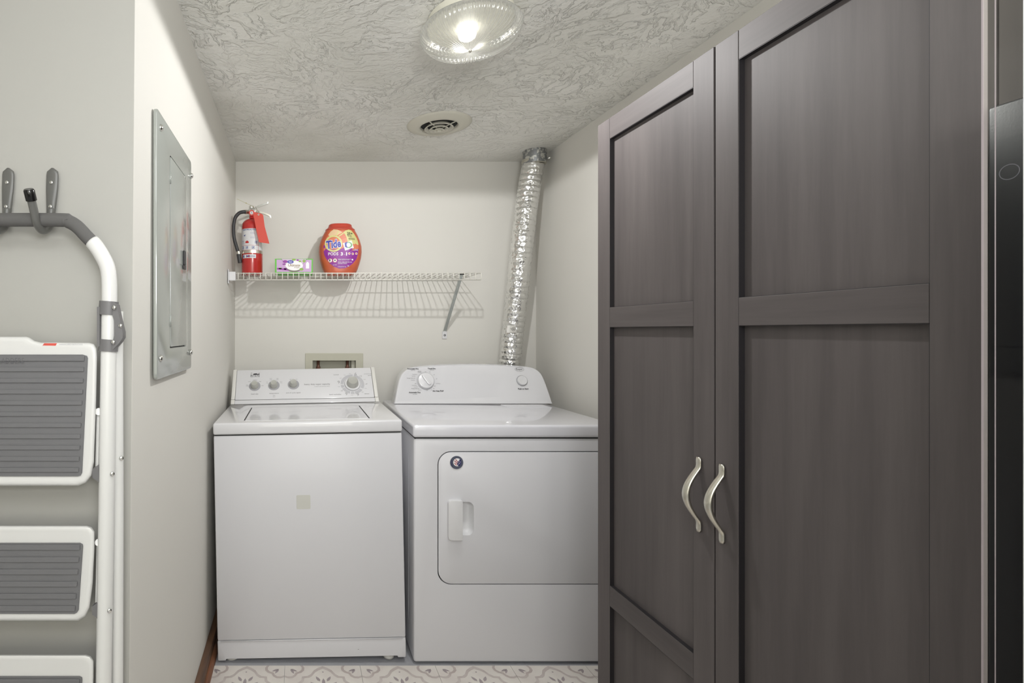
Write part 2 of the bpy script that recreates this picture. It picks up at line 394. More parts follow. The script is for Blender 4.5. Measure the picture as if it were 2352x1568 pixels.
for k in range(8):
    a = k*PI/4
    petal(pd, 0.030*math.cos(a), 0.030*math.sin(a), a, 0.036, 0.012, 0.0036)
    if k % 2 == 0:
        for s in (-1, 1): petal(pd, 0.050*math.cos(a)+s*0.012*math.sin(a), 0.050*math.sin(a)-s*0.012*math.cos(a), a-s*0.5, 0.030, 0.011, 0.0036)
        patch(pd, circ(0.1*math.cos(a), 0.1*math.sin(a), 0.003, 8), tile_f(0.0036))
for q in range(4):
    a = PI/4+q*PI/2; 
    petal(pd, 0.165*math.cos(a), 0.165*math.sin(a), a+PI+0.3, 0.028, 0.009, 0.0036); petal(pd, 0.165*math.cos(a), 0.165*math.sin(a), a+PI-0.3, 0.028, 0.009, 0.0036)
floor_o = bpy.data.objects['floor']
proto = []
for j in range(7):
    for i in range(6):
        cx = TX0+TP*(i+0.5)-0.09; cy = TY1-TP*(j+0.5)
        cx = TX0+0.06+TP*i+TP*0.5-0.06-0.09
        cx = -0.214+TP*i+0.03
        if not proto:
            t = obj('tile', tb, M_tile, floor_o, smooth=None); p1 = obj('print', pb, M_tprint, t); p2 = obj('print', pd, M_tprint2, t); proto = [t, p1, p2]
        else:
            t = proto[0].copy(); COL.objects.link(t); t.parent = floor_o
            for q in proto[1:]:
                c = q.copy(); COL.objects.link(c); c.parent = t
        t.location = (cx, cy, 0)

# ------------------------------------------------------------------ electrical panel on the left wall
def wallpt(x, z=None, y=None):
    pass
pan = thing('electrical_panel', 'tall grey metal breaker panel cover on the left wall', 'electrical panel', (XL, 1.4, CAMZ-0.105))
PY0, PY1 = 1.190, 1.577
pz0, pz1 = CAMZ-0.112, CAMZ+0.5105
x0 = XL+0.001
def ZS(y, Y): return CAMZ-(y-CY)*Y/F
bm = B(); bprism(bm, [(x0, a, b) for a, b in rrect(PY0, PY1, pz0, pz1, 0.012, 3)], (0.009, 0, 0), 0.0025)
cover = obj('cover_plate', bm, M_panel, pan, ang=35)
DY0, DY1, DZ0, DZ1 = 1.316, 1.50, CAMZ-0.040, CAMZ+0.440
bm = B(); prism(bm, [(x0+0.005, a, b) for a, b in rrect(DY0-0.006, DY1+0.002, DZ0-0.004, DZ1+0.002, 0.008, 3)], (0.02, 0, 0))
cut(cover, [bm])
bm = B(); box(bm, x0+0.0045, x0+0.0052, DY0-0.006, DY1+0.003, DZ0-0.003, DZ1+0.003); obj('door_gap', bm, M_dark, pan)
bm = B(); bprism(bm, [(x0+0.0052, a, b) for a, b in rrect(DY0, DY1, DZ0, DZ1, 0.006, 3)], (0.0045, 0, 0), 0.001)
pdoor = obj('door', bm, M_panel, pan, ang=35)
for z in (CAMZ+0.385, CAMZ+0.025):
    bm = B(); cyl(bm, (x0+0.009, DY0-0.002, z-0.014), (x0+0.009, DY0-0.002, z+0.014), 0.0035, seg=12); obj('hinge', bm, M_panel, pdoor, smooth=True)
ly = 1.456
bm = B(); box(bm, x0+0.009, x0+0.0105, ly-0.035, ly+0.028, CAMZ+0.182, CAMZ+0.222, 0.0006, 1); lt = obj('latch', bm, M_panel, pdoor)
bm = B(); box(bm, x0+0.0100, x0+0.017, ly-0.005, ly+0.012, CAMZ+0.184, CAMZ+0.224, 0.002, 1)
box(bm, x0+0.0100, x0+0.013, ly-0.004, ly+0.03, CAMZ+0.174, CAMZ+0.186, 0.001, 1); obj('latch_handle', bm, M_rubber, lt)
for (a, b) in ((1.222, CAMZ+0.475), (1.577-0.004, CAMZ+0.472-0.005), (1.222, CAMZ-0.064), (1.577-0.01, CAMZ-0.064)):
    bm = B(); lathe(bm, [(0.0085, 0), (0.0085, 0.001), (0.006, 0.005), (0.002, 0.0065), (0, 0.0066)], (x0+0.009, a, b), (1, 0, 0), 16); obj('screw', bm, M_chrome, pan, smooth=True)

# ------------------------------------------------------------------ washer
RZ = math.radians(-1.1)
WX0, WX1, WY0, WY1, WTOP = -0.295, 0.404, 1.936, 2.60, 0.897
wp = Vector(((WX0+WX1)/2, WY0, 0.0))
was = thing('washing_machine', 'white top-loading washing machine with four-knob console, left of the dryer', 'washing machine', wp)
TW = Matrix.Translation(wp) @ Matrix.Rotation(RZ, 4, 'Y') @ Matrix.Translation(-wp)
RW = -RZ*-1
# cabinet body
bm = B(); box(bm, WX0, WX1, WY0, WY1, 0.090, WTOP-0.047, 0.006)
body = obj('body', bm, M_front, was, ang=35)
bm = B()   # lower skirt with a soft step in its front
prof = [(0, 0.090), (0, 0.016), (0.010, 0.014), (0.014, 0.016), (0.014, 0.030)]
loft(bm, [[Vector((x, WY0+d*0, z)) for x, z in [(WX0+i, 0.095), (WX0+i*0, 0.016)]] for d, i in ((0, 0), (0.1, 0))], closed=False, cap=False) if False else None
box(bm, WX0, WX1, WY0, WY1, 0.0155, 0.0895, 0.005)
skirt = obj('skirt', bm, M_front, was, ang=35)
bm = B(); box(bm, WX0+0.03, WX1-0.03, WY0-0.01, WY0+0.06, 0.0, 0.024, 0.004); cut(skirt, [bm])
bm = B(); tube(bm, [(WX0+0.012, WY0-0.0002, 0.089), (WX1-0.012, WY0-0.0002, 0.089)], 0.0022, 8); obj('crease', bm, M_front, was, smooth=True)
bm = B(); box(bm, WX0+0.004, WX1-0.004, WY0+0.004, WY1-0.004, WTOP-0.048, WTOP-0.043); obj('top_gap', bm, M_dark, was)
# top with the lid cut into it
bm = B(); box(bm, WX0-0.001, WX1+0.001, WY0-0.004, WY1, WTOP-0.0435, WTOP, 0.007, 3)
top = obj('top_panel', bm, M_white, was, ang=35)
b1 = B(); box(b1, -0.187, -0.182, 1.985, 2.325, WTOP-0.012, WTOP+0.01)
b2 = B(); box(b2, 0.288, 0.293, 1.985, 2.325, WTOP-0.012, WTOP+0.01)
cut(top, [b1, b2])
bm = B(); bprism(bm, [(a, b, WTOP-0.004) for a, b in rrect(-0.1815, 0.2875, 1.975, 2.335, 0.004, 2)], (0, 0, 0.0052), 0.0012, 1); lid = obj('lid', bm, M_white, was, ang=30)
for xx in (-0.1845, 0.2905):
    bm = B(); box(bm, xx-0.0022, xx+0.0022, 1.986, 2.324, WTOP-0.0119, WTOP-0.002); obj('lid_seam', bm, M_dark, was)
for (a, b) in ((WX0+0.05, 0.0), (WX1-0.06, 0.0)):     # feet
    for yy in (WY0+0.035, WY1-0.05):
        side = (a-(WX0+WX1)/2)*math.sin(RZ)
        bm = B(); lathe(bm, [(0.020, 0.0035-side*0+(-0.0035 if a > 0 else 0.0035)), (0.021, 0.010), (0.018, 0.014), (0.008, 0.016), (0.008, 0.034)], (a, yy, 0.0), (0, 0, 1), 20); obj('foot', bm, M_capw, was, smooth=True)
# console
cA = Vector((0, 2.42, WTOP+0.001)); cB = Vector((0, 2.548, 1.048)); cu = Vector((1, 0, 0)); cv = (cB-cA).normalized(); cn = cu.cross(cv)  # outwards
def clad(x0, x1, t0, t1, d0, bev, nm, m, par, back=2.60):
    a = cA+cv*t0-cn*0+cn*d0; b = cA+cv*t1+cn*d0
    pts = [(x0, a.y, a.z), (x0, b.y, b.z), (x0, back, b.z-0.012), (x0, back, a.z)]
    bm = B(); bprism(bm, pts, (x1-x0, 0, 0), bev); return obj(nm, bm, m, par, ang=35)
LEN = (cB-cA).length
CX0, CX1 = -0.292, 0.396
con = clad(CX0+0.018, CX1-0.018, 0.024, LEN, 0, 0.004, 'console', M_white, was)
low = clad(CX0+0.018, CX1-0.018, 0.001, 0.0225, 0.0005, 0.0015, 'console_trim', M_white, was)
for xa in (CX0, CX1-0.0175):
    c_ = clad(xa, xa+0.0175, 0.0255, LEN+0.002, 0.002, 0.003, 'end_cap', M_capw, was); c_ = clad(xa, xa+0.0175, 0.0, 0.0248, 0.002, 0.0015, 'end_cap', M_capw, was)
def wpt(x, y): return on_plane(x, y, cA, cn, TW)
def wf(x, y, lift=0.0004):
    return frame(wpt(x, y), cu, cv, lift=0) if False else (lambda a, b, o=wpt(x, y): o+cu*a+cv*b+cn*(lift))
def dial(x, y, rbase, rk, h, big=False):
    o = wpt(x, y)
    if big:
        k = B()
        for (a0, a1) in ((-28, 78), (84, 178), (184, 202), (206, 252), (257, 276), (280, 322)):
            n = max(3, int((a1-a0)/6)); A = [math.radians(a0+(a1-a0)*i/n) for i in range(n+1)]
            vo = [k.verts.new(o+(cu*math.cos(a)+cv*math.sin(a))*rbase+cn*0.0004) for a in A]; vi = [k.verts.new(o+(cu*math.cos(a)+cv*math.sin(a))*rbase*0.74+cn*0.0004) for a in A]
            for i in range(n): k.faces.new((vo[i], vo[i+1], vi[i+1], vi[i]))
        obj('dial_ring', k, M_printl, was)
        k = B(); lathe(k, [(rk*1.42, 0), (rk*1.42, 0.004), (rk*1.36, 0.006), (rk*1.0, 0.006)], o+cn*0.0005, cn, 40); sk = obj('knob_skirt', k, M_plastic, was, ang=40)
        k = B(); lathe(k, [(rk*1.48, 0), (rk*1.48, 0.0012)], o+cn*0.0003, cn, 40); obj('knob_base_ring', k, M_knobring, was, label='thin dark grey ring round the large knob')  # slim darker grey ring under the knob skirt
    else:
        k = B(); lathe(k, [(rbase, 0), (rbase, 0.0008)], o+cn*0.0002, cn, 36); obj('dial_ring', k, M_knobring, was)
    k = B(); lathe(k, [(rk*1.12, 0.001), (rk*1.1, 0.008), (rk*0.98, h*0.75), (rk*0.86, h*0.93), (rk*0.84, h), (rk*0.7, h-0.001), (0, h-0.0012)], o, cn, 36); kn = obj('knob', k, M_knob, was, ang=30)
    if not big:
        k = B(); q = o+cu*rk*0.62+cv*rk*0.62; lathe(k, [(rk*0.3, 0.002), (rk*0.26, h*0.9), (0, h*0.96)], q, cn, 12); obj('pointer', k, M_plastic, kn, smooth=True)
for (x, y) in ((585, 886.5), (629, 885), (674, 883)): dial(x, y, 0.0275, 0.0165, 0.026)
dial(809.5, 882, 0.056, 0.026, 0.034, True)
k = B()
text(k, 'ESTATE', 0.043, wf(586, 863.5), 0.0, 0.012)
LG = lambda a, b, o=wpt(586, 859): o+cu*a+cv*b+cn*0.0005
patch(k, [(-0.012, -0.003), (-0.006, 0.003), (0.010, 0.0045), (0.002, 0.001), (0.0215, 0.0005), (0.0215, -0.004), (0.0, -0.0045)], LG)
patch(k, [(-0.0215, 0.004), (-0.0215, 0.0065), (-0.012, 0.0068), (-0.018, 0.0045)], LG); patch(k, [(-0.0215, -0.002), (-0.0215, -0.007), (-0.017, -0.0065), (-0.013, -0.0062)], LG)
patch(k, [(0.015, 0.0035), (0.0215, 0.0068), (0.0215, 0.003)], LG)
obj('brand_lettering', k, M_black, was, smooth=None, label='dark brand mark at the left of the console')
k = B()
for (s, x, y, wd) in (('load size', 585, 904.5, 0.033), ('temperature', 629.5, 903.5, 0.045), ('end of cycle signal', 673.5, 902, 0.068), ('Hot', 629.5, 907.8, 0.010), ('Rinse', 629.5, 911, 0.011),
    ('medium', 586, 872.3, 0.017), ('small', 572.5, 876, 0.011), ('large', 597.5, 876, 0.011), ('extra', 567.5, 883.6, 0.010), ('small', 567.5, 886, 0.011), ('super', 603, 885.5, 0.011),
    ('hot', 613.5, 876.6, 0.006), ('cold', 613.5, 879.5, 0.008), ('warm', 622, 869.2, 0.011), ('cold', 622, 872, 0.009), ('cold', 637, 869, 0.009), ('cold', 637, 871.8, 0.009), ('warm', 645.5, 876, 0.011), ('warm', 645.5, 879, 0.011), ('off', 666.5, 871, 0.007), ('on', 681.5, 870.8, 0.006),
    ('2 speed 5 cycle automatic washer', 740, 887.2, 0.074), ('normal', 772, 860.3, 0.024), ('permanent press', 845, 858.5, 0.038), ('gentle', 849, 862, 0.016), ('delicate', 842.5, 904, 0.022), ('hand washables', 770, 905.5, 0.056)):
    k = B(); text(k, s, wd, wf(x, y), 0.012); obj('lettering', k, M_print, was, smooth=None)
k = B()
for a in range(0, 360, 24):
    o = wpt(809.5, 882); c, s = math.cos(math.radians(a)), math.sin(math.radians(a))
    k = B(); text(k, random.choice(('rinse', 'spin', 'off', '12', '9', '6', 'soak')), 0.010, (lambda A, Bv, q=o+cu*c*0.066+cv*s*0.062: q+cu*A+cv*Bv+cn*0.0004)); obj('lettering', k, M_print, was, smooth=None)
k = B()
text(k, 'heavy duty super capacity', 0.123, wf(728.5, 882.5), 0.02)
obj('lettering', k, M_print, was, smooth=None)
k = B()
o = on_plane(697, 1152.5, (0, WY0, 0), (0, 1, 0), TW)
fr = lambda a, b: Vector((o.x+a, WY0-0.0006, o.z+b))
bprism(k, [fr(a, b) for a, b in rrect(-0.026, 0.026, -0.026, 0.026, 0.004, 3)], (0, 0.0005, 0), 0.0001, 1)
obj('sticker', k, mat('clear_sticker', (204, 204, 198), 0.35), was, label='small square clear sticker on the washer front')
k = B(); box(k, 0.225, 0.229, WY0-0.0006, WY0+0.001, 0.0500, 0.0508); obj('scratch', k, M_dark, skirt)
was.rotation_euler = (0, -RZ*-1, 0)

# ------------------------------------------------------------------ dryer
DX0, DX1, DRY0, DRY1, DTOP = 0.422, 1.188, 1.928, 2.625, 0.886
dry = thing('dryer', 'white front-loading clothes dryer with rounded console, right of the washer', 'dryer', ((DX0+DX1)/2, DRY0, 0))
bm = B(); box(bm, DX0+0.008, DX1-0.008, DRY0, DRY1, 0.009, DTOP-0.050, 0.009, 3)
dbody = obj('body', bm, M_front, dry, ang=35)
def dpx(x, y, Y=DRY0): return px(x, y, Y)
a_ = dpx(1007, 1038); b_ = dpx(1404, 1340)
dx0, dx1, dz0, dz1 = a_.x, b_.x, b_.z, a_.z
bm = B(); prism(bm, [(a, DRY0-0.01, b) for a, b in rrect(dx0-0.0035, dx1+0.0035, dz0-0.0035, dz1+0.0035, [0.050, 0.014, 0.014, 0.050], 8)], (0, 0.022, 0))
c2 = B(); prism(c2, [(DX0+0.025, DRY0-0.01, dz0-0.0045), (DX1+.1, DRY0-0.01, dz0-0.0045), (DX1+.1, DRY0-0.01, dz0+0.0), (dx1-0.01, DRY0-0.01, dz0+0.0)], (0, 0.014, 0)) if False else None
cut(dbody, [bm])
bm = B(); bprism(bm, [(a, DRY0+0.0118, b) for a, b in rrect(dx0, dx1, dz0, dz1, [0.048, 0.012, 0.012, 0.048], 8)], (0, -0.0128, 0), 0.003, 2)
door = obj('door', bm, M_front, dry, ang=35)
bm = B(); prism(bm, [(a, DRY0+0.0112, b) for a, b in rrect(dx0-0.003, dx1+0.003, dz0-0.003, dz1+0.003, [0.050, 0.014, 0.014, 0.050], 8)], (0, 0.0006, 0)); dgap = obj('door_gap', bm, M_dark, dry)
# door handle: raised grip and scooped cup
h0 = dpx(1027, 1146); h1 = dpx(1059, 1236); c0 = dpx(1050, 1152); c1 = dpx(1088, 1229)
for tgt in (door, dgap, dbody):
    bm = B(); prism(bm, [(a, DRY0-0.02, b) for a, b in rrect(c0.x, c1.x, c1.z, c0.z, [0.002, 0.022, 0.022, 0.002], 8)], (0, 0.06, 0)); cut(tgt, [bm])
bm = B()
rings = []
for (ins, dy) in ((-0.0005, -0.0004), (0.0005, 0.004), (0.004, 0.014), (0.010, 0.022), (0.015, 0.024)):
    rings.append([Vector((a, DRY0+dy, b)) for a, b in rrect(c0.x+ins*0.3, c1.x-ins, c1.z+ins, c0.z-ins, [0.002, 0.022-ins, 0.022-ins, 0.002], 8)])
loft(bm, rings, cap=False); bm.verts.ensure_lookup_table(); n_ = len(rings[0]); bm.faces.new([bm.verts[i] for i in range(4*n_, 5*n_)])
obj('handle_cup', bm, M_plastic, door, ang=50)
bm = B(); bprism(bm, [(a, DRY0-0.0005, b) for a, b in rrect(h0.x, h1.x, h1.z, h0.z, [0.012, 0.002, 0.002, 0.012], 6)], (0, -0.020, 0), 0.005, 3); obj('handle', bm, M_plastic, door, ang=40)
# lid / top
bm = B(); box(bm, DX0+0.012, DX1-0.012, DRY0+0.004, DRY1-0.004, DTOP-0.054, DTOP-0.040); obj('top_gap', bm, M_dark, dry)
bm = B(); box(bm, DX0+0.004, DX1+0.0, DRY0-0.007, DRY1, DTOP-0.0465, DTOP, 0.010, 4); dtop = obj('top_panel', bm, M_white2, dry, ang=35)
bm = B(); box(bm, 0.955, 1.15, 2.36, 2.455, DTOP-0.002, DTOP+0.0012, 0.001, 1); obj('lint_cover', bm, M_white2, dry, ang=30)
bm = B(); box(bm, DX0+0.0073, DX0+0.0083, 2.02, 2.024, 0.12, 0.76); box(bm, DX0+0.0073, DX0+0.0083, 2.13, 2.134, 0.12, 0.76); obj('side_rib', bm, M_white2, dry)
# console shell
dA = Vector((0, 2.478, DTOP)); dB_ = Vector((0, 2.545, 1.074)); du = Vector((1, 0, 0)); dv = (dB_-dA).normalized(); dn = du.cross(dv)
def dpt(x, y): return on_plane(x, y, dA, dn)
out = [(905, 928), (908, 912), (912, 890), (917, 870), (923, 858), (934, 848), (948, 843), (985, 839), (1040, 836.5), (1100, 836), (1150, 837.5), (1190, 840), (1215, 842.5), (1228, 846), (1240, 854), (1248, 866), (1256, 886), (1264, 909), (1270, 928)]
front = [dpt(x, y) for x, y in spline([(x, y, 0) for x, y in out], 2) for (x, y) in [(x, y)]] if False else [dpt(p.x, p.y) for p in spline([(x, y, 0) for x, y in out], 3)]
for p in (front[0], front[-1]): p.z = DTOP+0.0005
cc = sum(front, Vector())/len(front)
def ring(f, dn_, dy):
    r = []
    for p in front:
        q = cc+(p-cc)*f; q = q+dn*dn_+Vector((0, dy, 0)); q.z = max(q.z, DTOP+0.0005); r.append(q)
    return r
bm = B(); loft(bm, [ring(0.93, -0.002, 0), ring(0.955, 0.0, 0), ring(0.988, 0.0, 0), ring(1.0, -0.004, 0.0), ring(1.002, -0.010, 0), ring(1.002, 0, 0.06), ring(0.98, 0, 0.085)])
dcon = obj('console', bm, M_white, dry, ang=40)
def df(x, y, lift=0.0006): return (lambda a, b, o=dpt(x, y): o+du*a+dv*b+dn*lift)
o = dpt(977.5, 874.5)
k = B(); lathe(k, [(0.0425, 0), (0.0425, 0.0008)], o, dn, 40); obj('dial_ring', k, M_printl, dry)
k = B(); lathe(k, [(0.039, 0.0006), (0.0385, 0.010), (0.036, 0.0135), (0.033, 0.0145), (0, 0.0145)], o, dn, 44); kn = obj('knob', k, M_white, dry, ang=35)
k = B(); dirv = (du*-0.62+dv*0.78).normalized(); pv = dirv.cross(dn)
gp = [o+dn*0.0125+dirv*a+pv*b for a, b in ((0.034, 0), (0.022, 0.004), (0.0, 0.0072), (-0.022, 0.0078), (-0.028, 0.004), (-0.028, -0.004), (-0.022, -0.0078), (0.0, -0.0072), (0.022, -0.004))]
bprism(k, gp, dn*0.011, 0.0022, 2); obj('grip', k, M_white, kn, ang=40)
o = dpt(1199, 874)
k = B(); lathe(k, [(0.0265, 0), (0.0265, 0.0012), (0.0245, 0.0012)], o, dn, 36); obj('button_ring', k, M_knobring, dry)
k = B(); lathe(k, [(0.0235, 0), (0.0235, 0.006), (0.021, 0.009), (0.016, 0.0085), (0.008, 0.007), (0, 0.0065)], o, dn, 36); obj('start_button', k, M_plastic, dry, ang=50)
k = B(); ribbon(k, circ(0, 0, 0.0218, 32, 0.0108), circ(0, 0, 0.0206, 32, 0.0096), df(1193, 847.8)); text(k, 'Roper', 0.032, df(1193, 848), 0.03, 0.0115)
obj('brand_lettering', k, M_print, dry, smooth=None, label='grey oval brand badge at the right of the console')
k = B()
for (s, x, y, wd) in (('Automatic Dry', 948.3, 847, 0.056), ('Timed Dry', 991.5, 846.5, 0.038), ('Automatic Dry', 952.5, 901.3, 0.056), ('No Heat Fluff', 1006.5, 897.5, 0.051), ('Push to Start', 1202, 892.6, 0.050)):
    k = B(); text(k, s, wd, df(x, y), 0.03); obj('lettering', k, M_black, dry, smooth=None)
k = B()
for (s, x, y, wd) in (('High Heat', 948.5, 850, 0.021), ('High Heat', 992, 849.6, 0.020), ('Low Heat', 953, 904.8, 0.021), ('Wrinkle', 963.5, 852.3, 0.016), ('Prevent', 963.5, 854.3, 0.017), ('Cool Down', 952.5, 859.4, 0.023), ('Less Dry', 950, 863.6, 0.018), ('Energy Preferred', 944, 868.3, 0.039),
    ('Very Dry', 948.5, 873, 0.019), ('Off', 954.3, 880.5, 0.007), ('Cool Down', 951.5, 884.4, 0.023), ('Less Dry', 955, 888.4, 0.018), ('Energy Preferred', 954, 892.2, 0.037), ('Very Dry', 964, 895.6, 0.017), ('Off', 981, 896, 0.007), ('20', 990.8, 895.2, 0.004), ('30', 996.2, 892.2, 0.005), ('Off', 998, 886.3, 0.007),
    ('Cool Down', 1006, 880.4, 0.022), ('20', 1002.7, 869.6, 0.005), ('40', 997, 860.2, 0.005), ('60', 987.3, 853.9, 0.005), ('Off', 977.3, 853.6, 0.007)):
    k = B(); text(k, s, wd, df(x, y), 0.015); obj('lettering', k, M_print, dry, smooth=None)
# round magnet on the dryer door
mo = dpx(1048.3, 1061.5); yf = DRY0-0.0011
mg = thing('magnet', 'small round navy magnet with striped and starred ball on dryer door', 'magnet', (mo.x, yf, mo.z))
mf = lambda l: (lambda a, b: Vector((mo.x+a, yf-0.0017-l, mo.z+b)))
k = B(); lathe(k, [(0.0255, 0), (0.0258, 0.0010), (0.0255, 0.0016), (0, 0.0016)], (mo.x, yf, mo.z), (0, -1, 0), 40); obj('rim', k, M_label, mg, ang=40)
k = B(); patch(k, circ(0, 0, 0.0243), mf(0.0001)); obj('face', k, mat('magnet_slate', (84, 88, 104), 0.4), mg, smooth=None)
k = B(); patch(k, circ(0.0022, 0.001, 0.0148), mf(0.0003)); obj('ball_print', k, M_wprint, mg, smooth=None)
k = B()
for s in (-0.010, -0.0035, 0.003):
    pts = []
    for i in range(7):
        t = i/6; pts.append((-0.012+s*0.3+t*0.016, 0.006-t*0.016+s*1.0+0.004*math.sin(t*PI)+0.004))
    pl = [p for p in pts if (p[0]-.0022)**2+(p[1]-.001)**2 < .0142**2]
    if len(pl) > 2:
        vo = [k.verts.new(mf(0.0005)(a, b)) for a, b in pl]; vi = [k.verts.new(mf(0.0005)(a+0.0018, b+0.0018)) for a, b in pl]
        for i in range(len(pl)-1): k.faces.new((vo[i], vo[i+1], vi[i+1], vi[i]))
obj('stripe_print', k, mat('magnet_red', (170, 48, 52), 0.4), mg, smooth=None)
k = B(); cr = [(0.0022+0.0148*math.cos(a), 0.001+0.0148*math.sin(a)) for a in [math.radians(-70+i*12) for i in range(11)]]
patch(k, cr+[(0.004, 0.002), (0.001, -0.008)], mf(0.0006)); text(k, 'AMERICA', 0.019, lambda a, b: mf(0.0006)(*((lambda r, t: (r*math.cos(t), r*math.sin(t)))(0.0198+b*0.9, math.radians(190)-a/0.0215*1.6))), 0.03)
obj('navy_print', k, mat('magnet_navy', (34, 34, 92), 0.4), mg, smooth=None)
k = B()
for (a, b) in ((0.009, 0.006), (0.0075, -0.001), (0.011, -0.004), (0.0055, -0.007), (0.013, 0.002)):
    patch(k, [(a+(0.0021 if i % 2 == 0 else 0.0009)*math.cos(i*PI/5+PI/2), b+(0.0021 if i % 2 == 0 else 0.0009)*math.sin(i*PI/5+PI/2)) for i in range(10)], mf(0.0008))
obj('star_print', k, M_wprint, mg, smooth=None)

# ------------------------------------------------------------------ valve box in the back wall
vx0, vx1 = (701-CX)/F*YB, (834-CX)/F*YB; vz1 = CAMZ-(811-CY)/F*YB; vz0 = vz1-0.20
ix0, ix1, iz1 = (718-CX)/F*YB, (817-CX)/F*YB, CAMZ-(827.5-CY)/F*YB; iz0 = vz0+0.035
vb = thing('washer_valve_box', 'recessed beige valve box with copper pipes in the wall behind the washer', 'outlet box', ((vx0+vx1)/2, YB, vz0))
c = B(); box(c, ix0-0.004, ix1+0.004, YB-0.01, YB+0.085, iz0-0.004, iz1+0.004); cut(back, [c])
k = B(); box(k, vx0, vx1, YB-0.005, YB-0.0005, vz0, vz1, 0.002, 1); fl = obj('flange', k, M_boxgrey, vb, ang=30)
c = B(); box(c, ix0, ix1, YB-0.02, YB+0.01, iz0, iz1); cut(fl, [c])
k = B(); box(k, ix0-0.003, ix1+0.003, YB, YB+0.08, iz0-0.003, iz1+0.003); sh = obj('recess_shell', k, M_boxgrey, vb)
c = B(); box(c, ix0, ix1, YB-0.02, YB+0.077, iz0, iz1); cut(sh, [c])
for xx in (731, 798):
    X_ = (xx-CX)/F*(YB+0.04)
    k = B(); cyl(k, (X_, YB+0.04, iz0+0.02), (X_, YB+0.04, iz1), 0.008, seg=16); pp = obj('copper_pipe', k, M_copper, vb, smooth=True)
    k = B(); cyl(k, (X_, YB+0.04, iz1-0.047), (X_, YB+0.04, iz1-0.035), 0.012, seg=12); obj('collar', k, M_copper, pp, ang=30)
k = B(); box(k, ix1-0.02, ix1-0.001, YB+0.03, YB+0.076, iz0+0.001, iz1-0.001); obj('divider', k, M_boxgrey, vb)

# ------------------------------------------------------------------ wire shelf
SZ = 1.510; SY0, SY1 = 2.488, 2.792; SXL, SXR = -0.292, 0.871; wr = 0.0019
shf = thing('wire_shelf', 'long white wire wall shelf above the washer', 'shelf', ((SXL+SXR)/2, YB, SZ))
nW = 45; sp = 0.0263
def rod(pts, r=wr, seg=6): return tube(B(), pts, r, seg)
w0 = None
for i in range(nW):
    X = SXL+0.010+i*sp
    if w0 is None:
        w0 = obj('deck_wire', rod([(X, SY1, SZ), (X, SY0+0.004, SZ), (X, SY0-0.001, SZ-0.003), (X, SY0-0.001, SZ-0.034)]), M_wire, shf, smooth=True)
    else: copy_part(w0, shf, (i*sp, 0, 0))
for (y, z) in ((SY0+0.0015, SZ-0.0028), (SY0+0.0015, SZ-0.034), (SY0+0.155, SZ-0.0032), (SY1-0.004, SZ-0.0032)):
    obj('long_rail', rod([(SXL-0.006, y, z), (SXR+0.003, y, z)], 0.0027, 8), M_wire, shf, smooth=True)
k = B(); box(k, XL+0.004, SXL-0.002, SY0-0.008, SY0+0.014, SZ-0.038, SZ+0.004, 0.002, 1); eb = obj('end_bracket', k, M_plastic, shf, ang=30)
k = B(); box(k, XL+0.0005, XL+0.0042, SY0-0.014, SY0+0.03, SZ-0.052, SZ+0.016, 0.001, 1); obj('wall_plate', k, M_plastic, eb)
tA = Vector((0.784, SY0+0.01, SZ-0.010)); tB = Vector((0.788, YB-0.006, CAMZ-(760-CY)/F*YB))
k = B(); d_ = (tB-tA).normalized(); uu = Vector((1, 0, 0)); vv = d_.cross(uu).normalized()
prism(k, [tA+uu*a+vv*b for a, b in ((-0.0075, -0.0035), (0.0075, -0.0035), (0.0075, 0.0035), (0.006, 0.0035), (0.006, -0.002), (-0.006, -0.002), (-0.006, 0.0035), (-0.0075, 0.0035))], tB-tA); br = obj('support_brace', k, M_brace, shf)
k = B(); cyl(k, tA+Vector((-0.014, 0, 0.004)), tA+Vector((0.016, 0, 0.004)), 0.0028, seg=8); obj('hook_pin', k, M_dark, br)
zz = CAMZ-(769-CY)/F*YB
k = B(); bprism(k, [(0.788+a, YB-0.0005, zz+b) for a, b in rrect(-0.0125, 0.0125, -0.021, 0.021, 0.003, 2)], (0, -0.006, 0), 0.001, 1); fp = obj('foot_plate', k, M_plastic, br, ang=30)
k = B(); lathe(k, [(0.006, 0), (0.0055, 0.003), (0.002, 0.004), (0, 0.004)], (0.788, YB-0.0065, zz-0.001), (0, -1, 0), 14); obj('screw', k, M_zinc, br, smooth=True)

ST = SZ+wr      # top of the deck wires
# ------------------------------------------------------------------ fire extinguisher
EX, EY, ER = -0.2265, 2.62, 0.0525
ext = thing('fire_extinguisher', 'red fire extinguisher with black hose and blank red tag, left end of shelf', 'fire extinguisher', (EX, EY, ST))
z0 = ST; zt = CAMZ-(502-CY)/F*EY
prof = [(ER*0.85, 0), (ER*0.97, 0.003), (ER, 0.008), (ER, zt-z0-0.042)]
for i in range(1, 8):
    a = i*PI/2/8; prof.append((ER*math.cos(a)*0.8+ER*0.2, zt-z0-0.042+0.04*math.sin(a)))
prof += [(0.016, zt-z0), (0.014, zt-z0+0.012)]
k = B(); lathe(k, prof, (EX, EY, z0), (0, 0, 1), 48); obj('cylinder', k, M_red, ext, ang=50)
def ecyl(r): return lambda a, b: Vector((EX+r*math.sin(a/ER), EY-r*math.cos(a/ER), b))
def ez(y): return CAMZ-(y-CY)/F*(EY-ER*0.9)
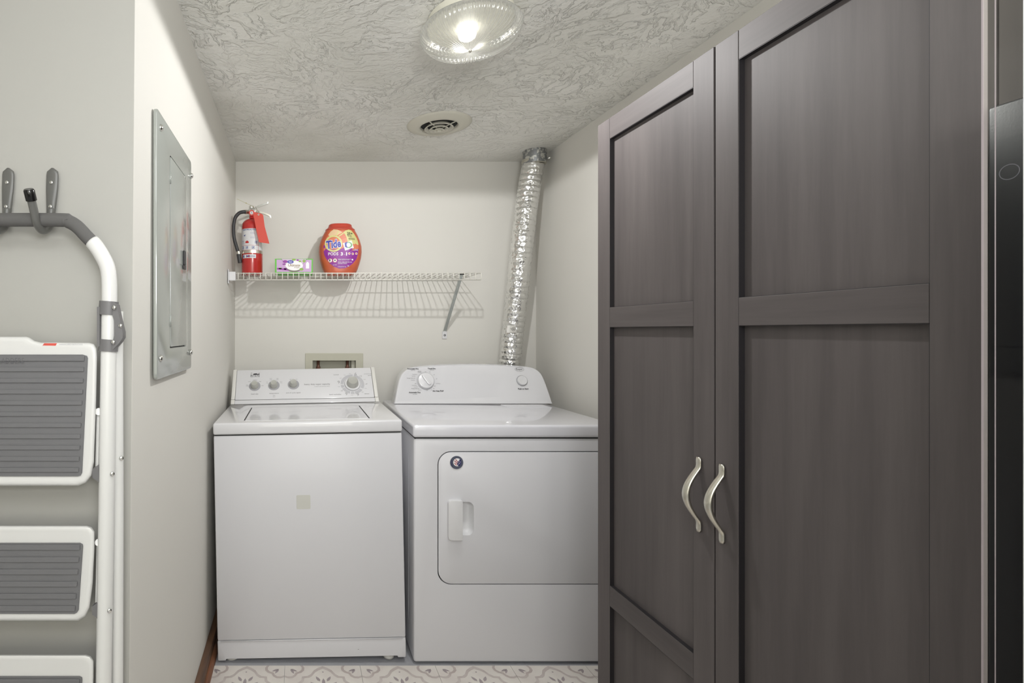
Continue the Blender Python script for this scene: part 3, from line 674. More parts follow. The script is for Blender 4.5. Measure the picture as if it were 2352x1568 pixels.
def band(za, zb, r, nm, m, a0=-1.6, a1=1.6, par=ext):
    k = B(); n = 40; A = [a0+(a1-a0)*i/n for i in range(n+1)]
    vo = [k.verts.new(ecyl(r)(a*ER, za)) for a in A]; vi = [k.verts.new(ecyl(r)(a*ER, zb)) for a in A]
    for i in range(n): k.faces.new((vo[i], vo[i+1], vi[i+1], vi[i]))
    return obj(nm, k, m, par, smooth=True)
band(ez(574), ez(524), ER+0.0005, 'instruction_label', M_label)
band(ez(581), ez(574), ER+0.0008, 'strap', M_steel, -PI, PI)
band(ez(592.5), ez(584), ER+0.0006, 'class_label', M_label, -0.95, 0.45)
k = B()
for y in (524.2, 563.0, 573.6):
    for (a, b) in ((-1.5, 0.75), ):
        n = 24
        vo = [k.verts.new(ecyl(ER+0.0008)((a+(b-a)*i/n)*ER, ez(y))) for i in range(n+1)]; vi = [k.verts.new(ecyl(ER+0.0008)((a+(b-a)*i/n)*ER, ez(y+0.5))) for i in range(n+1)]
        for i in range(n): k.faces.new((vo[i], vo[i+1], vi[i+1], vi[i]))
em = lambda ang, y, l=0.0009: (lambda a, b: ecyl(ER+l)(a+ang*ER, ez(y)+b))
patch(k, [(0.000, -0.007), (0.009, -0.007), (0.010, 0.0), (0.006, 0.002), (0.006, 0.007), (0.002, 0.003), (-0.001, 0.007), (-0.004, 0.002), (-0.008, 0.003), (-0.009, -0.006)], em(-0.42, 555))
patch(k, [(-0.010, -0.006), (0.008, -0.006), (0.008, 0.006), (-0.010, 0.006)], em(-0.30, 588.3))
patch(k, [(-0.0006, -0.035), (0.0006, -0.035), (0.0006, 0.035), (-0.0006, 0.035)], em(0.70, 559))
obj('red_print', k, M_red, ext, smooth=None)
k = B()
text(k, 'INSTRUCTIONS', 0.088, em(-0.05, 527.3), 0.02, 0.007)
text(k, 'BC', 0.016, em(-0.32, 588.3, 0.0012), 0.03); text(k, 'BADGER', 0.028, em(0.10, 588.3), 0.02, 0.005)
patch(k, [(-0.010, -0.006), (-0.001, -0.006), (-0.003, 0.0), (-0.001, 0.006), (-0.010, 0.006)], em(-0.68, 588.3))
for ang in (-0.92, -0.42, 0.18):
    ribbon(k, [(-0.0065, -0.007), (0.0065, -0.007), (0.0065, 0.007), (-0.0065, 0.007)], [(-0.0052, -0.0056), (0.0052, -0.0056), (0.0052, 0.0056), (-0.0052, 0.0056)], em(ang, 568.3)); patch(k, [(-0.003, -0.004), (0.001, -0.004), (0.004, 0.003), (-0.001, 0.004)], em(ang, 568.3))
patch(k, [(-0.008, -0.002), (-0.001, 0.002), (0.01, 0.004), (0.004, 0), (0.002, -0.006), (-0.002, -0.002)], em(-0.7, 540))
for s in (-0.005, 0.0, 0.005): patch(k, [(s-0.001, -0.007), (s+0.001, -0.007), (s+0.002, 0.006), (s, 0.007)], em(0.45, 556))
for (s, ang, y) in (('HOLD UPRIGHT', 0.1, 534), ('PULL RING PIN', 0.12, 536.4), ('START BACK 6 FEET', 0.1, 544), ('AIM AT BASE', 0.1, 546.5), ('SQUEEZE', -0.95, 553), ('LEVER SWEEP', -0.9, 556), ('SIDE TO SIDE', -0.9, 559)):
    text(k, s, 0.020, em(ang, y))
obj('blue_print', k, mat('blue_label_print', (48, 70, 140), 0.5), ext, smooth=None)
# valve head
vz = zt+0.012
k = B(); box(k, EX-0.016, EX+0.018, EY-0.014, EY+0.014, vz, vz+0.040, 0.005, 2); lathe(k, [(0.012, 0), (0.012, 0.012), (0.006, 0.016), (0, 0.016)], (EX-0.004, EY, vz+0.038), (0, 0, 1), 16); vh = obj('valve_head', k, M_chrome, ext, ang=35)
k = B(); lathe(k, [(0.0145, 0), (0.0145, 0.008), (0.012, 0.009)], (EX-0.0005, EY-0.0145, vz+0.012), (0, -1, 0), 24); gg = obj('gauge', k, M_tag, vh, ang=35)
k = B(); lathe(k, [(0.0085, 0), (0.0085, 0.001)], (EX-0.0005, EY-0.0237, vz+0.012), (0, -1, 0), 20); obj('gauge_face', k, M_label, gg)
k = B(); box(k, EX-0.0012, EX+0.0002, EY-0.0254, EY-0.0247, vz+0.009, vz+0.019); obj('needle', k, M_black, gg)
def lever(pts, wdt, th, m, nm):
    k = B(); rings = []
    for (x, z, sc) in pts: rings.append([Vector((x, EY-wdt*sc, z-th)), Vector((x, EY+wdt*sc, z-th)), Vector((x, EY+wdt*sc, z+th)), Vector((x, EY-wdt*sc, z+th))])
    loft(k, rings); return obj(nm, k, m, ext)
def EP(x, y): p = px(x, y, EY); return p.x, p.z
lever([(*EP(583, 480), .8), (*EP(592, 475), 1), (*EP(604, 470.5), 1), (*EP(614, 467), .9), (*EP(616.5, 465.5), .7)], 0.010, 0.0045, M_chrome, 'operating_lever')
lever([(*EP(586, 484), .8), (*EP(598, 488), 1), (*EP(612, 492), 1), (*EP(620, 496), .9), (*EP(622.5, 499), .7)], 0.009, 0.004, M_steel, 'carry_handle')
k = B(); tube(k, spline([px(586, 474, EY-0.012), px(590, 481, EY-0.02), px(594, 486, EY-0.022), px(593.5, 492, EY-0.026)], 5), 0.0012, 6); obj('ring_pin', k, M_steel, vh, smooth=True)
# hose
HYp = EY-0.02
k = B(); tube(k, spline([px(572, 487, EY), px(560, 486.5, HYp), px(550, 489, HYp), px(542, 497, HYp), px(538, 508, HYp), px(536.3, 524, HYp), px(537.5, 545, HYp), px(542, 563, HYp), px(547, 579, HYp)], 7), 0.0088, 14); hs = obj('hose', k, M_rubber, ext, smooth=True)
k = B(); cyl(k, px(571.5, 487, EY), px(563, 486.5, HYp), 0.0105, seg=16); obj('hose_coupling', k, M_steel, hs, ang=30)
k = B(); cyl(k, px(547.5, 577.5, HYp), px(548.3, 583.5, HYp), 0.0105, seg=16); obj('nozzle_ferrule', k, M_steel, hs, ang=30)
k = B(); cyl(k, px(548, 583.5, HYp), px(551.5, 603.5, HYp), 0.0105, 0.0108, seg=18); obj('nozzle', k, M_rubber, hs, ang=30)
# tag and its tie
TY = EY-ER-0.02
k = B()
tp = [(581, 487.5), (585, 486.5), (601, 491), (604.5, 494), (608, 520), (618.8, 559.5), (595, 556), (589, 530)]
tp3 = [px(x, y, TY) for x, y in tp]; prism(k, tp3, (0, 0.0012, 0)); tg = obj('tag', k, M_tag, ext, label='blank red paper inspection tag')
k = B(); lathe(k, [(0.0042, 0), (0.0042, 0.0008), (0.002, 0.0008), (0.002, 0)], px(594, 492.8, TY-0.0002), (0, -1, 0), 14); obj('eyelet', k, M_steel, tg)
k = B(); tube(k, spline([px(544, 456.5, EY), px(560, 464, EY), px(575, 471, EY-.01), px(583, 476, EY-0.016)], 4), 0.0007, 5); cyl(k, px(564.5, 465.5, EY-.003), px(566, 467, EY-.003), 0.002, seg=8); obj('seal_tie', k, mat('yellow_tie', (176, 168, 96), 0.5), vh, smooth=True)

# ------------------------------------------------------------------ dryer sheet box
BY = 2.530; bx0, bx1 = (631.5-CX)/F*BY, (718.5-CX)/F*BY; bz1 = CAMZ-(594-CY)/F*BY
dsb = thing('dryer_sheet_box', 'low lilac and green dryer sheet carton on the wire shelf', 'box', ((bx0+bx1)/2, BY+0.06, ST))
k = B(); box(k, bx0, bx1, BY, BY+0.115, ST+0.0003, bz1, 0.0008, 1); obj('carton', k, M_green, dsb)
bf = lambda l: (lambda a, b: Vector((bx0+a, BY-0.0002-l, ST+b)))
H = bz1-ST; Wd = bx1-bx0
k = B(); patch(k, [(0.008, 0.006), (Wd-0.007, 0.006), (Wd-0.006, H-0.005), (0.008, H-0.004)], bf(0.0001)); obj('front_print', k, M_lilac, dsb)
k = B(); patch(k, [(0.032, H-0.001), (Wd-0.032, H-0.002), (Wd*0.70, H*0.42), (Wd*0.64, 0.020), (Wd*0.36, 0.020), (Wd*0.27, H*0.42)], bf(0.0003)); obj('panel_print', k, mat('pale_lilac_print', (206, 184, 208), 0.5), dsb)
k = B()
for (p, q) in (((0.030, H-0.001), (0.067, 0.021)), ((Wd-0.030, H-0.002), (Wd-0.062, 0.030))):
    patch(k, [p, (p[0]+0.0022, p[1]), (q[0]+0.0022, q[1]), q], bf(0.0005))
patch(k, circ(Wd*0.505, H*0.44, 0.040, 32, 0.026), bf(0.0004))
obj('grey_print', k, mat('olive_grey_print', (120, 114, 104), 0.5), dsb)
k = B(); patch(k, circ(Wd*0.51, H*0.53, 0.042, 32, 0.024), bf(0.0006)); obj('oval_print', k, M_wprint, dsb)
k = B(); text(k, 'Ultimate', 0.058, (lambda a, b: bf(0.0008)(a+Wd*0.51, b+H*0.55)), 0.02); text(k, 'Fresh', 0.024, (lambda a, b: bf(0.0008)(a+Wd*0.58, b+H*0.40)), 0.01); obj('lettering', k, mat('tan_print', (150, 128, 100), 0.5), dsb)
k = B(); patch(k, circ(Wd*0.41, H*0.78, 0.0155, 28, 0.0085), bf(0.0008)); obj('badge_print', k, M_blue, dsb)
k = B(); text(k, 'Great', 0.015, (lambda a, b: bf(0.001)(a+Wd*0.41, b+H*0.82))); text(k, 'Value', 0.015, (lambda a, b: bf(0.001)(a+Wd*0.41, b+H*0.75)))
bt = [(-0.008, -0.018), (0.008, -0.018), (0.008, 0.006), (0.003, 0.014), (-0.003, 0.014), (-0.008, 0.006)]; patch(k, [(a+Wd*0.86, b+H*0.58) for a, b in bt], bf(0.0004)); obj('white_print', k, M_wprint, dsb)
k = B()
for (cx, cz, r1, r2) in ((0.27, 0.80, 0.012, 0.007), (0.24, 0.62, 0.008, 0.004), (0.60, 0.90, 0.006, 0.004), (0.27, 0.30, 0.007, 0.005)): patch(k, circ(Wd*cx, H*cz, r1, 14, r2), bf(0.0007))
patch(k, [(0.010, 0.026), (0.055, 0.022), (0.070, 0.012), (0.010, 0.018)], bf(0.0007)); obj('purple_print', k, M_purple, dsb)
k = B()
for (cx, cz, r1, r2) in ((0.50, 0.93, 0.010, 0.005), (0.14, 0.33, 0.008, 0.004), (0.70, 0.27, 0.010, 0.007), (0.66, 0.82, 0.007, 0.004), (0.77, 0.84, 0.008, 0.007)): patch(k, circ(Wd*cx, H*cz, r1, 12, r2), bf(0.0007))
obj('leaf_print', k, mat('leaf_green_print', (140, 176, 78), 0.5), dsb)

# ------------------------------------------------------------------ detergent tub
TYc = 2.64; TXc = (783-CX)/F*(TYc-0.05); TD = 0.064
tub = thing('detergent_tub', 'orange oval laundry pod tub with purple label on the wire shelf', 'detergent tub', (TXc, TYc, ST))
s_ = F/(TYc-0.03)
prof_px = [(632.5, 33), (629, 36.5), (620, 40.5), (608, 44.5), (595, 48), (580, 49.8), (566, 49.2), (552, 45.5), (541, 41), (533, 36.8), (527.5, 33.5)]
def tz(y): return CAMZ-(y-CY)/s_
zoff = ST-tz(634.5)
prof = [(w_/s_, tz(y)+zoff*(1-(634.5-y)/110)) for y, w_ in prof_px]
def wd_at(z):
    if z <= prof[0][1]: return prof[0][0]
    for (w1, a), (w2, b) in zip(prof, prof[1:]):
        if a <= z <= b: return w1+(w2-w1)*(z-a)/(b-a)
    return prof[-1][0]
def dp_at(z): return TD*(0.55+0.45*(wd_at(z)/0.1065))
def sup(a, e=0.75): c, s = math.cos(a), math.sin(a); return math.copysign(abs(c)**e, c), math.copysign(abs(s)**e, s)
def tring(wx, wy, z): return [Vector((TXc+sup(a)[0]*wx, TYc+sup(a)[1]*wy, z)) for a in [2*PI*i/48 for i in range(48)]]
fine = []
for (w1, a), (w2, b) in zip(prof, prof[1:]):
    for t in (0, 0.5): fine.append(a+(b-a)*t)
fine.append(prof[-1][1])
k = B(); loft(k, [tring(prof[0][0]*0.9, dp_at(fine[0])*0.9, ST+0.0002)]+[tring(wd_at(z), dp_at(z), z) for z in fine]); obj('tub_body', k, M_orange, tub, smooth=True)
zl = fine[-1]
k = B(); loft(k, [tring(0.0735, 0.056, zl-0.001), tring(0.0745, 0.057, zl+0.003), tring(0.066, 0.050, zl+0.009), tring(0.0590, 0.046, zl+0.018), tring(0.0580, 0.045, zl+0.026), tring(0.053, 0.041, zl+0.030), tring(0.03, 0.02, zl+0.031)]); obj('lid', k, M_lidred, tub, ang=40)
def tfront(l):
    def f(a, z):       # a: metres from the tub axis
        wx, wy = wd_at(z), dp_at(z); c = min(0.97, abs(a)/wx)**(1/0.75); s = math.sqrt(max(0, 1-c*c)); return Vector((TXc+a, TYc-wy*(s**0.75)-l, z))
    return f
def TP_(x, y):  # photo pixel to (a, z) on the tub front
    yy = tz(y)+zoff*(1-(634.5-y)/110); return ((x-783)/s_*0.985, yy)
def Zx(x, y): return TP_(725+x/10.45, 500+y/10.45)
k = B(); patch(k, [TP_(x, y) for x, y in [(766, 528), (775, 530), (783, 533.5), (791, 534), (800, 529), (807, 530), (814, 540), (820, 553), (823.5, 566), (824, 580), (821, 594), (814, 606), (805, 614), (795, 619.5), (783, 621.5), (770, 618), (760, 611), (750, 600), (745, 588), (743, 575), (745, 562), (750, 548), (757, 538)]], tfront(0.0008), 6); obj('label_print', k, M_oprint, tub, smooth=None)
k = B(); patch(k, [Zx(x, y) for x, y in [(190, 835), (240, 780), (420, 800), (600, 790), (700, 740), (900, 745), (1035, 775), (1020, 900), (985, 1020), (900, 1130), (800, 1210), (700, 1255), (560, 1265), (440, 1220), (340, 1140), (250, 1020), (205, 920)]], tfront(0.0014), 6)
patch(k, [Zx(x, y) for x, y in [(190, 690), (225, 680), (225, 740), (188, 770)]], tfront(0.0014)); obj('purple_print', k, M_purple, tub, smooth=None)
k = B(); patch(k, [Zx(x, y) for x, y in [(660, 375), (720, 330), (800, 305), (860, 330), (930, 410), (990, 510), (1025, 600), (1035, 680), (900, 665), (760, 600), (735, 500), (700, 430)]], tfront(0.0014), 4)
ribbon(k, [Zx(425+210*math.cos(a), 655+205*math.sin(a)) for a in [2*PI*i/40 for i in range(40)]], [Zx(425+165*math.cos(a), 655+162*math.sin(a)) for a in [2*PI*i/40 for i in range(40)]], tfront(0.0020))
for (x1, y1, x2, y2) in ((540, 470, 660, 385), (490, 450, 540, 330)): patch(k, [Zx(x1, y1), Zx(x1+18, y1+18), Zx(x2+18, y2+18), Zx(x2, y2)], tfront(0.0018))
obj('lime_print', k, M_yellow, tub, smooth=None)
k = B(); patch(k, [Zx(x, y) for x, y in [(300, 430), (360, 350), (430, 300), (520, 310), (600, 350), (640, 380), (520, 450), (420, 445), (330, 480)]], tfront(0.0012), 3); obj('pale_print', k, mat('peach_print', (222, 190, 150), 0.4), tub, smooth=None)
k = B(); patch(k, [Zx(x, y) for x, y in [(645, 650), (860, 580), (915, 760), (700, 830)]], tfront(0.0020), 3)
def TT(x, y): q = Zx(x, y); return q
def tt(bm, s, x, y, wpx, l, bold=0.0, hpx=None, shear=0, rot=0):
    c_ = Zx(x, y); text(bm, s, wpx/10.45/s_, (lambda a, b: tfront(l)(c_[0]+a, c_[1]+b)), bold, None if hpx is None else hpx/10.45/s_, shear, rot)
tt(k, 'Tide', 425, 668, 372, 0.0024, 0.075, 220, 0.12, 0.14)
tt(k, 'PODS', 418, 908, 235, 0.0022, 0.015, 72); tt(k, '3', 622, 910, 55, 0.0022, 0.04, 80); tt(k, 'in', 688, 925, 22, 0.0022); tt(k, '1', 735, 910, 26, 0.0022, 0.04, 80)
for (x, y, r) in ((345, 1068, 46), (458, 1068, 46), (802, 900, 28), (888, 905, 28), (976, 895, 28), (880, 1047, 20)): patch(k, [Zx(x+r*math.cos(a), y+r*math.sin(a)) for a in [2*PI*i/20 for i in range(20)]], tfront(0.0020))
for (s, x, y, wpx) in (('SPRING', 970, 795, 85), ('MEADOW', 960, 818, 110), ('KEEP OUT OF REACH OF CHILDREN', 690, 1035, 310), ('TENIR HORS DE PORTEE', 670, 1056, 260), ('READ LABEL BEFORE USE', 700, 1108, 330), ('DANGER POISON', 640, 1142, 210), ('96 PACS', 455, 1175, 90), ('2.36 kg (5 lb 3 oz)', 628, 1220, 195), ('HE', 778, 1200, 40)):
    tt(k, s, x, y, wpx, 0.0022, 0.01)
obj('white_print', k, M_wprint, tub, smooth=None)
k = B(); tt(k, 'Tide', 425, 668, 352, 0.0030, 0.035, 200, 0.12, 0.14)
patch(k, [Zx(x, y) for x, y in [(690, 640), (760, 610), (735, 690), (760, 770), (700, 740)]], tfront(0.0026)); obj('blue_lettering', k, M_blue, tub, smooth=None)
k = B(); tt(k, '25+', 818, 405, 135, 0.0020, 0.03, 62); tt(k, 'Months', 808, 455, 100, 0.0020, 0.01); tt(k, 'of Clean', 818, 482, 100, 0.0020, 0.01); tt(k, 'utilisations', 855, 523, 150, 0.0020, 0.01); tt(k, 'de propreté', 865, 550, 150, 0.0020, 0.01)
patch(k, [Zx(x, y) for x, y in [(322, 1040), (345, 1035), (352, 1060), (340, 1098), (322, 1085)]], tfront(0.0026)); patch(k, [Zx(x, y) for x, y in [(440, 1050), (475, 1050), (480, 1085), (458, 1065), (438, 1090)]], tfront(0.0026))
obj('black_lettering', k, M_black, tub, smooth=None)
k = B(); ribbon(k, [Zx(790+85*math.cos(a), 690+72*math.sin(a)) for a in [2*PI*i/24 for i in range(24)]], [Zx(782+60*math.cos(a), 690+52*math.sin(a)) for a in [2*PI*i/24 for i in range(24)]], tfront(0.0024)); obj('green_print', k, mat('pod_green', (120, 176, 120), 0.4), tub, smooth=None)
k = B()
for (x, y) in ((802, 900), (888, 905), (976, 895)): patch(k, [Zx(x+18*math.cos(a), y+18*math.sin(a)) for a in [2*PI*i/12 for i in range(12)]], tfront(0.0024))
for (x, y) in ((345, 1068), (458, 1068)): ribbon(k, [Zx(x+50*math.cos(a), y+50*math.sin(a)) for a in [2*PI*i/20 for i in range(20)]], [Zx(x+42*math.cos(a), y+42*math.sin(a)) for a in [2*PI*i/20 for i in range(20)]], tfront(0.0024))
obj('orange_print', k, M_oprint, tub, smooth=None)

# ------------------------------------------------------------------ foil dryer duct
M_foil = mat('crinkled_foil', (232, 232, 230), 0.2, metal=0.95)
def foil(m):
    bs = m.node_tree.nodes['Principled BSDF']; tc = N(m, 'ShaderNodeTexCoord')
    v = N(m, 'ShaderNodeTexVoronoi'); v.inputs['Scale'].default_value = 75; n = N(m, 'ShaderNodeTexNoise'); n.inputs['Scale'].default_value = 48; n.inputs['Detail'].default_value = 5
    mx = N(m, 'ShaderNodeMath', operation='ADD'); L(m, tc.outputs['Object'], v.inputs['Vector']); L(m, tc.outputs['Object'], n.inputs['Vector']); L(m, v.outputs['Distance'], mx.inputs[0]); L(m, n.outputs['Fac'], mx.inputs[1])
    b = N(m, 'ShaderNodeBump'); b.inputs['Strength'].default_value = 0.75; b.inputs['Distance'].default_value = 0.004; L(m, mx.outputs[0], b.inputs['Height']); L(m, b.outputs[0], bs.inputs['Normal'])
foil(M_foil)
DYc = 2.655
duct = thing('dryer_duct', 'crinkled silver foil dryer duct running from ceiling down behind the dryer', 'duct', (0.98*1.2, DYc, 0.3))
path = spline([px(1226, 376, 2.64), px(1217, 420, 2.65), px(1206, 500, DYc), px(1197, 580, DYc), px(1187, 680, DYc+0.02), px(1178, 760, DYc+0.045), px(1170, 836, DYc+0.062), (1.085, 2.735, 0.95), (1.05, 2.74, 0.7), (1.0, 2.74, 0.35), (1.0, 2.74, 0.25)], 4)
# resample
dense = []; step = 0.004; acc = 0
for a, b in zip(path, path[1:]):
    d_ = (b-a).length; t = acc
    while t < d_: dense.append(a+(b-a)*(t/d_)); t += step
    acc = t-d_
RNG = random.Random(3)
rad = []
for i in range(len(dense)):
    ph = (i*step/0.0285) % 1.0
    rad.append(0.0525+0.0022*math.sin(PI*min(1, ph*1.0))-(0.0016 if ph < 0.12 else 0))
k = B(); tube(k, dense, rad, 36)
for v in k.verts: v.co += Vector((RNG.uniform(-1, 1), RNG.uniform(-1, 1), RNG.uniform(-1, 1)))*0.0007
obj('foil_hose', k, M_foil, duct, ang=50)
k = B()
pc = px(1228, 352, 2.635); lathe(k, [(0.054, pc.z-0.055-pc.z), (0.056, -0.05), (0.056, ZC-pc.z-0.001)], (pc.x, 2.635, pc.z), (0, 0, 1), 36); obj('ceiling_collar', k, M_zinc, duct, ang=40)
k = B(); ca = px(1227, 372, 2.64); tilt = (path[0]-path[2]).normalized(); lathe(k, [(0.057, -0.008), (0.059, -0.006), (0.059, 0.008), (0.057, 0.009)], ca, tilt+Vector((-0.1, 0, 0)), 36); cl = obj('clamp', k, M_steel, duct, ang=40)
k = B(); cyl(k, ca+Vector((0.045, -0.045, 0.004)), ca+Vector((0.062, -0.052, 0.006)), 0.006, seg=12); obj('clamp_screw', k, M_chrome, cl, smooth=True)
lp = px(1177, 755.5, DYc+0.045-0.055)
k = B(); n = 10
for i in range(n):
    for q in (0, 1):
        pass
fa = lambda a, b: Vector((lp.x+a+b*0.12, DYc+0.045-math.sqrt(max(0, 0.057**2-a*a))-0.0006, lp.z+b))
vs = [[k.verts.new(fa(-0.027+0.054*i/n, b)) for i in range(n+1)] for b in (-0.019, 0.019)]
for i in range(n): k.faces.new((vs[0][i], vs[0][i+1], vs[1][i+1], vs[1][i]))
lbl = obj('label_sticker', k, mat('duct_label', (214, 212, 206), 0.3), duct, smooth=True)
k = B(); fb = lambda a, b: fa(a+0.004, b)+Vector((0, -0.0005, 0)); text(k, 'UL', 0.012, lambda a, b: fb(a, b), 0.03); ribbon(k, circ(0, 0, 0.0095, 20), circ(0, 0, 0.0080, 20), fb); text(k, 'US', 0.009, lambda a, b: fb(a+0.017, b)); text(k, '181', 0.007, lambda a, b: fb(a-0.014, b+0.002))
obj('lettering', k, M_black, lbl, smooth=None)

# ------------------------------------------------------------------ ceiling lamp
LX, LY = 0.496, 1.5
lamp = thing('ceiling_lamp', 'round ribbed glass ceiling lamp, lit, above the dryer', 'ceiling lamp', (LX, LY, ZC))
M_glass = bpy.data.materials.new('ribbed_lamp_glass'); M_glass.use_nodes = True
g = M_glass.node_tree; g.nodes.clear()
go = g.nodes.new('ShaderNodeOutputMaterial'); gt = g.nodes.new('ShaderNodeBsdfTransparent'); gg_ = g.nodes.new('ShaderNodeBsdfGlossy'); gd = g.nodes.new('ShaderNodeBsdfTranslucent'); gf = g.nodes.new('ShaderNodeBsdfDiffuse')
gt.inputs[0].default_value = (0.98, 0.985, 0.98, 1); gg_.inputs['Roughness'].default_value = 0.12; gd.inputs[0].default_value = (0.97, 0.98, 0.97, 1); gf.inputs[0].default_value = (0.93, 0.94, 0.94, 1)
lw = g.nodes.new('ShaderNodeLayerWeight'); lw.inputs[0].default_value = 0.45
m1 = g.nodes.new('ShaderNodeMixShader'); m2 = g.nodes.new('ShaderNodeMixShader'); m3 = g.nodes.new('ShaderNodeMixShader')
mr = g.nodes.new('ShaderNodeMapRange'); mr.inputs['From Min'].default_value = 0.0; mr.inputs['From Max'].default_value = 1.0; mr.inputs['To Min'].default_value = 0.2; mr.inputs['To Max'].default_value = 0.8
g.links.new(lw.outputs['Facing'], mr.inputs['Value'])
g.links.new(gd.outputs[0], m3.inputs[1]); g.links.new(gf.outputs[0], m3.inputs[2]); m3.inputs[0].default_value = 0.35
g.links.new(mr.outputs[0], m1.inputs[0]); g.links.new(gt.outputs[0], m1.inputs[1]); g.links.new(m3.outputs[0], m1.inputs[2])
g.links.new(lw.outputs['Fresnel'], m2.inputs[0]); g.links.new(m1.outputs[0], m2.inputs[1]); g.links.new(gg_.outputs[0], m2.inputs[2]); g.links.new(m2.outputs[0], go.inputs[0])
M_cream = mat('lamp_collar_cream', (230, 228, 214), 0.4)
k = B(); lathe(k, [(0.112, 0), (0.118, -0.004), (0.120, -0.030), (0.116, -0.034), (0.03, -0.034)], (LX, LY, ZC-0.0005), (0, 0, 1), 64); lc = obj('collar', k, M_cream, lamp, ang=35)
k = B(); nr = 64
prof = [(0.118, ZC-0.030), (0.134, ZC-0.034), (0.138, ZC-0.044)]
R0, za, zb_ = 0.138, ZC-0.044, 2.037
for i in range(1, 15):
    a = i*PI/2/14; prof.append((R0*math.cos(a)**0.8, za-(za-zb_)*math.sin(a)))
rings = []
NS = nr*6
for i, (r, z) in enumerate(prof):
    ph = 0 if i <= 2 else (i-2)*PI/2/14; amp = 0.0 if i < 2 else 0.0034*min(1.0, r/0.05)
    rings.append([Vector((LX+math.cos(a)*(max(r, 0.001)+amp*abs(math.sin(a*nr/2))*math.cos(ph)), LY+math.sin(a)*(max(r, 0.001)+amp*abs(math.sin(a*nr/2))*math.cos(ph)), z-amp*abs(math.sin(a*nr/2))*math.sin(ph))) for a in [2*PI*q/NS for q in range(NS)]])
loft(k, rings, cap=False); obj('glass_dome', k, M_glass, lamp, smooth=True)
k = B(); lathe(k, [(0.004, 0.002), (0.005, -0.002), (0.003, -0.005), (0, -0.006)], (LX, LY, 2.037), (0, 0, 1), 12); obj('finial', k, M_steel, lamp, smooth=True)
M_bulb = mat('lit_bulb', (255, 250, 235), 0.5, emit=((1, 0.98, 0.93), 8.0))
k = B(); lathe(k, [(0.010, 0.0), (0.012, -0.006), (0.022, -0.016), (0.026, -0.027), (0.023, -0.038), (0.012, -0.046), (0, -0.048)], (LX-0.005, LY+0.01, 2.118), (0, 0, 1), 24); obj('bulb', k, M_bulb, lamp, smooth=True)
k = B(); lathe(k, [(0.016, 0), (0.016, -0.02), (0.013, -0.026)], (LX-0.005, LY+0.01, 2.14), (0, 0, 1), 20); obj('socket', k, M_cream, lamp)

# ------------------------------------------------------------------ round ceiling vent
VX, VY, VR = (1007-CX)/F*2.30, 2.292, 0.138
vent = thing('ceiling_vent', 'round off-white ceiling vent with ring louvres near the back wall', 'vent', (VX, VY, ZC))
M_vent = mat('vent_plastic', (206, 203, 190), 0.45)
def annulus(r0, r1, z0_, z1_, z2_, nm, m, par=vent):
    k = B(); lathe(k, [(r0, z0_), (r1, z1_), (r1, z1_+0.002), (r0, z0_+0.002)], (VX, VY, ZC), (0, 0, 1), 48); 
    return obj(nm, k, m, par, ang=40)
k = B()
vrings = [(0.080, 0.006), (0.079, -0.010), (0.086, -0.016), (0.100, -0.014), (0.125, -0.007), (VR, -0.0015), (VR, -0.0003)]
for r, h in vrings: pass
loft(k, [[Vector((VX+r*math.cos(a), VY+r*math.sin(a), ZC+h)) for a in [2*PI*i/56 for i in range(56)]] for r, h in vrings], cap=False); obj('outer_ring', k, M_vent, vent, smooth=True)
for (r, h) in ((0.060, -0.022), (0.040, -0.027), (0.021, -0.031)):
    k = B(); rg = [(r-0.012, h+0.010), (r, h), (r+0.0025, h+0.002), (r-0.009, h+0.014)]
    loft(k, [[Vector((VX+q*math.cos(a), VY+q*math.sin(a), ZC+z)) for a in [2*PI*i/40 for i in range(40)]] for q, z in rg+[rg[0]]], cap=False); obj('louvre_ring', k, M_vent, vent, ang=50)
for i in range(4):
    a = PI/4+i*PI/2; k = B(); tube(k, [(VX+0.012*math.cos(a), VY+0.012*math.sin(a), ZC-0.022), (VX+0.083*math.cos(a), VY+0.083*math.sin(a), ZC-0.010)], 0.0025, 6); obj('spoke', k, M_vent, vent, smooth=True)
k = B(); box(k, VX-0.008, VX+0.008, VY-0.004, VY+0.004, ZC-0.034, ZC-0.018, 0.001, 1); obj('pull_tab', k, M_vent, vent)
k = B(); lathe(k, [(0.079, 0), (0.079, 0.0006)], (VX, VY, ZC-0.0012), (0, 0, 1), 40); obj('dark_opening', k, M_gloss if False else M_dark, vent)

# ------------------------------------------------------------------ wardrobe
WXF = 0.85; WT = CAMZ+0.580; T = 0.018
war = thing('wardrobe', 'tall dark brown two-door cabinet with arched metal handles along the right wall', 'wardrobe', (1.06, 1.06, 0.003))
YN, YF_ = 0.6476, 1.478
k = B(); box(k, WXF+T+0.002, XR-0.004, YN, YN+0.018, 0.003, WT-0.001); obj('side_panel', k, M_lam, war)
k = B(); box(k, WXF+T+0.002, XR-0.004, YF_-0.018, YF_, 0.003, WT-0.001); obj('side_panel', k, M_lam, war)
k = B(); box(k, WXF+T+0.002, XR-0.004, YN+0.0185, YF_-0.0185, WT-0.020, WT-0.002); obj('top_board', k, M_lamh, war)
k = B(); box(k, WXF+T+0.002, XR-0.004, YN+0.0185, YF_-0.0185, 0.06, 0.078); obj('bottom_board', k, M_lamh, war)
k = B(); box(k, XR-0.010, XR-0.004, YN+0.0185, YF_-0.0185, 0.08, WT-0.022); obj('back_board', k, M_lam, war)
k = B(); box(k, WXF+0.03, WXF+0.042, YN+0.0185, YF_-0.0185, 0.003, 0.059); obj('plinth', k, M_lamh, war)
zb0 = 0.060; D1 = 0.012
M_recess = mat('black_recess_strip', (30, 27, 30), 0.6)
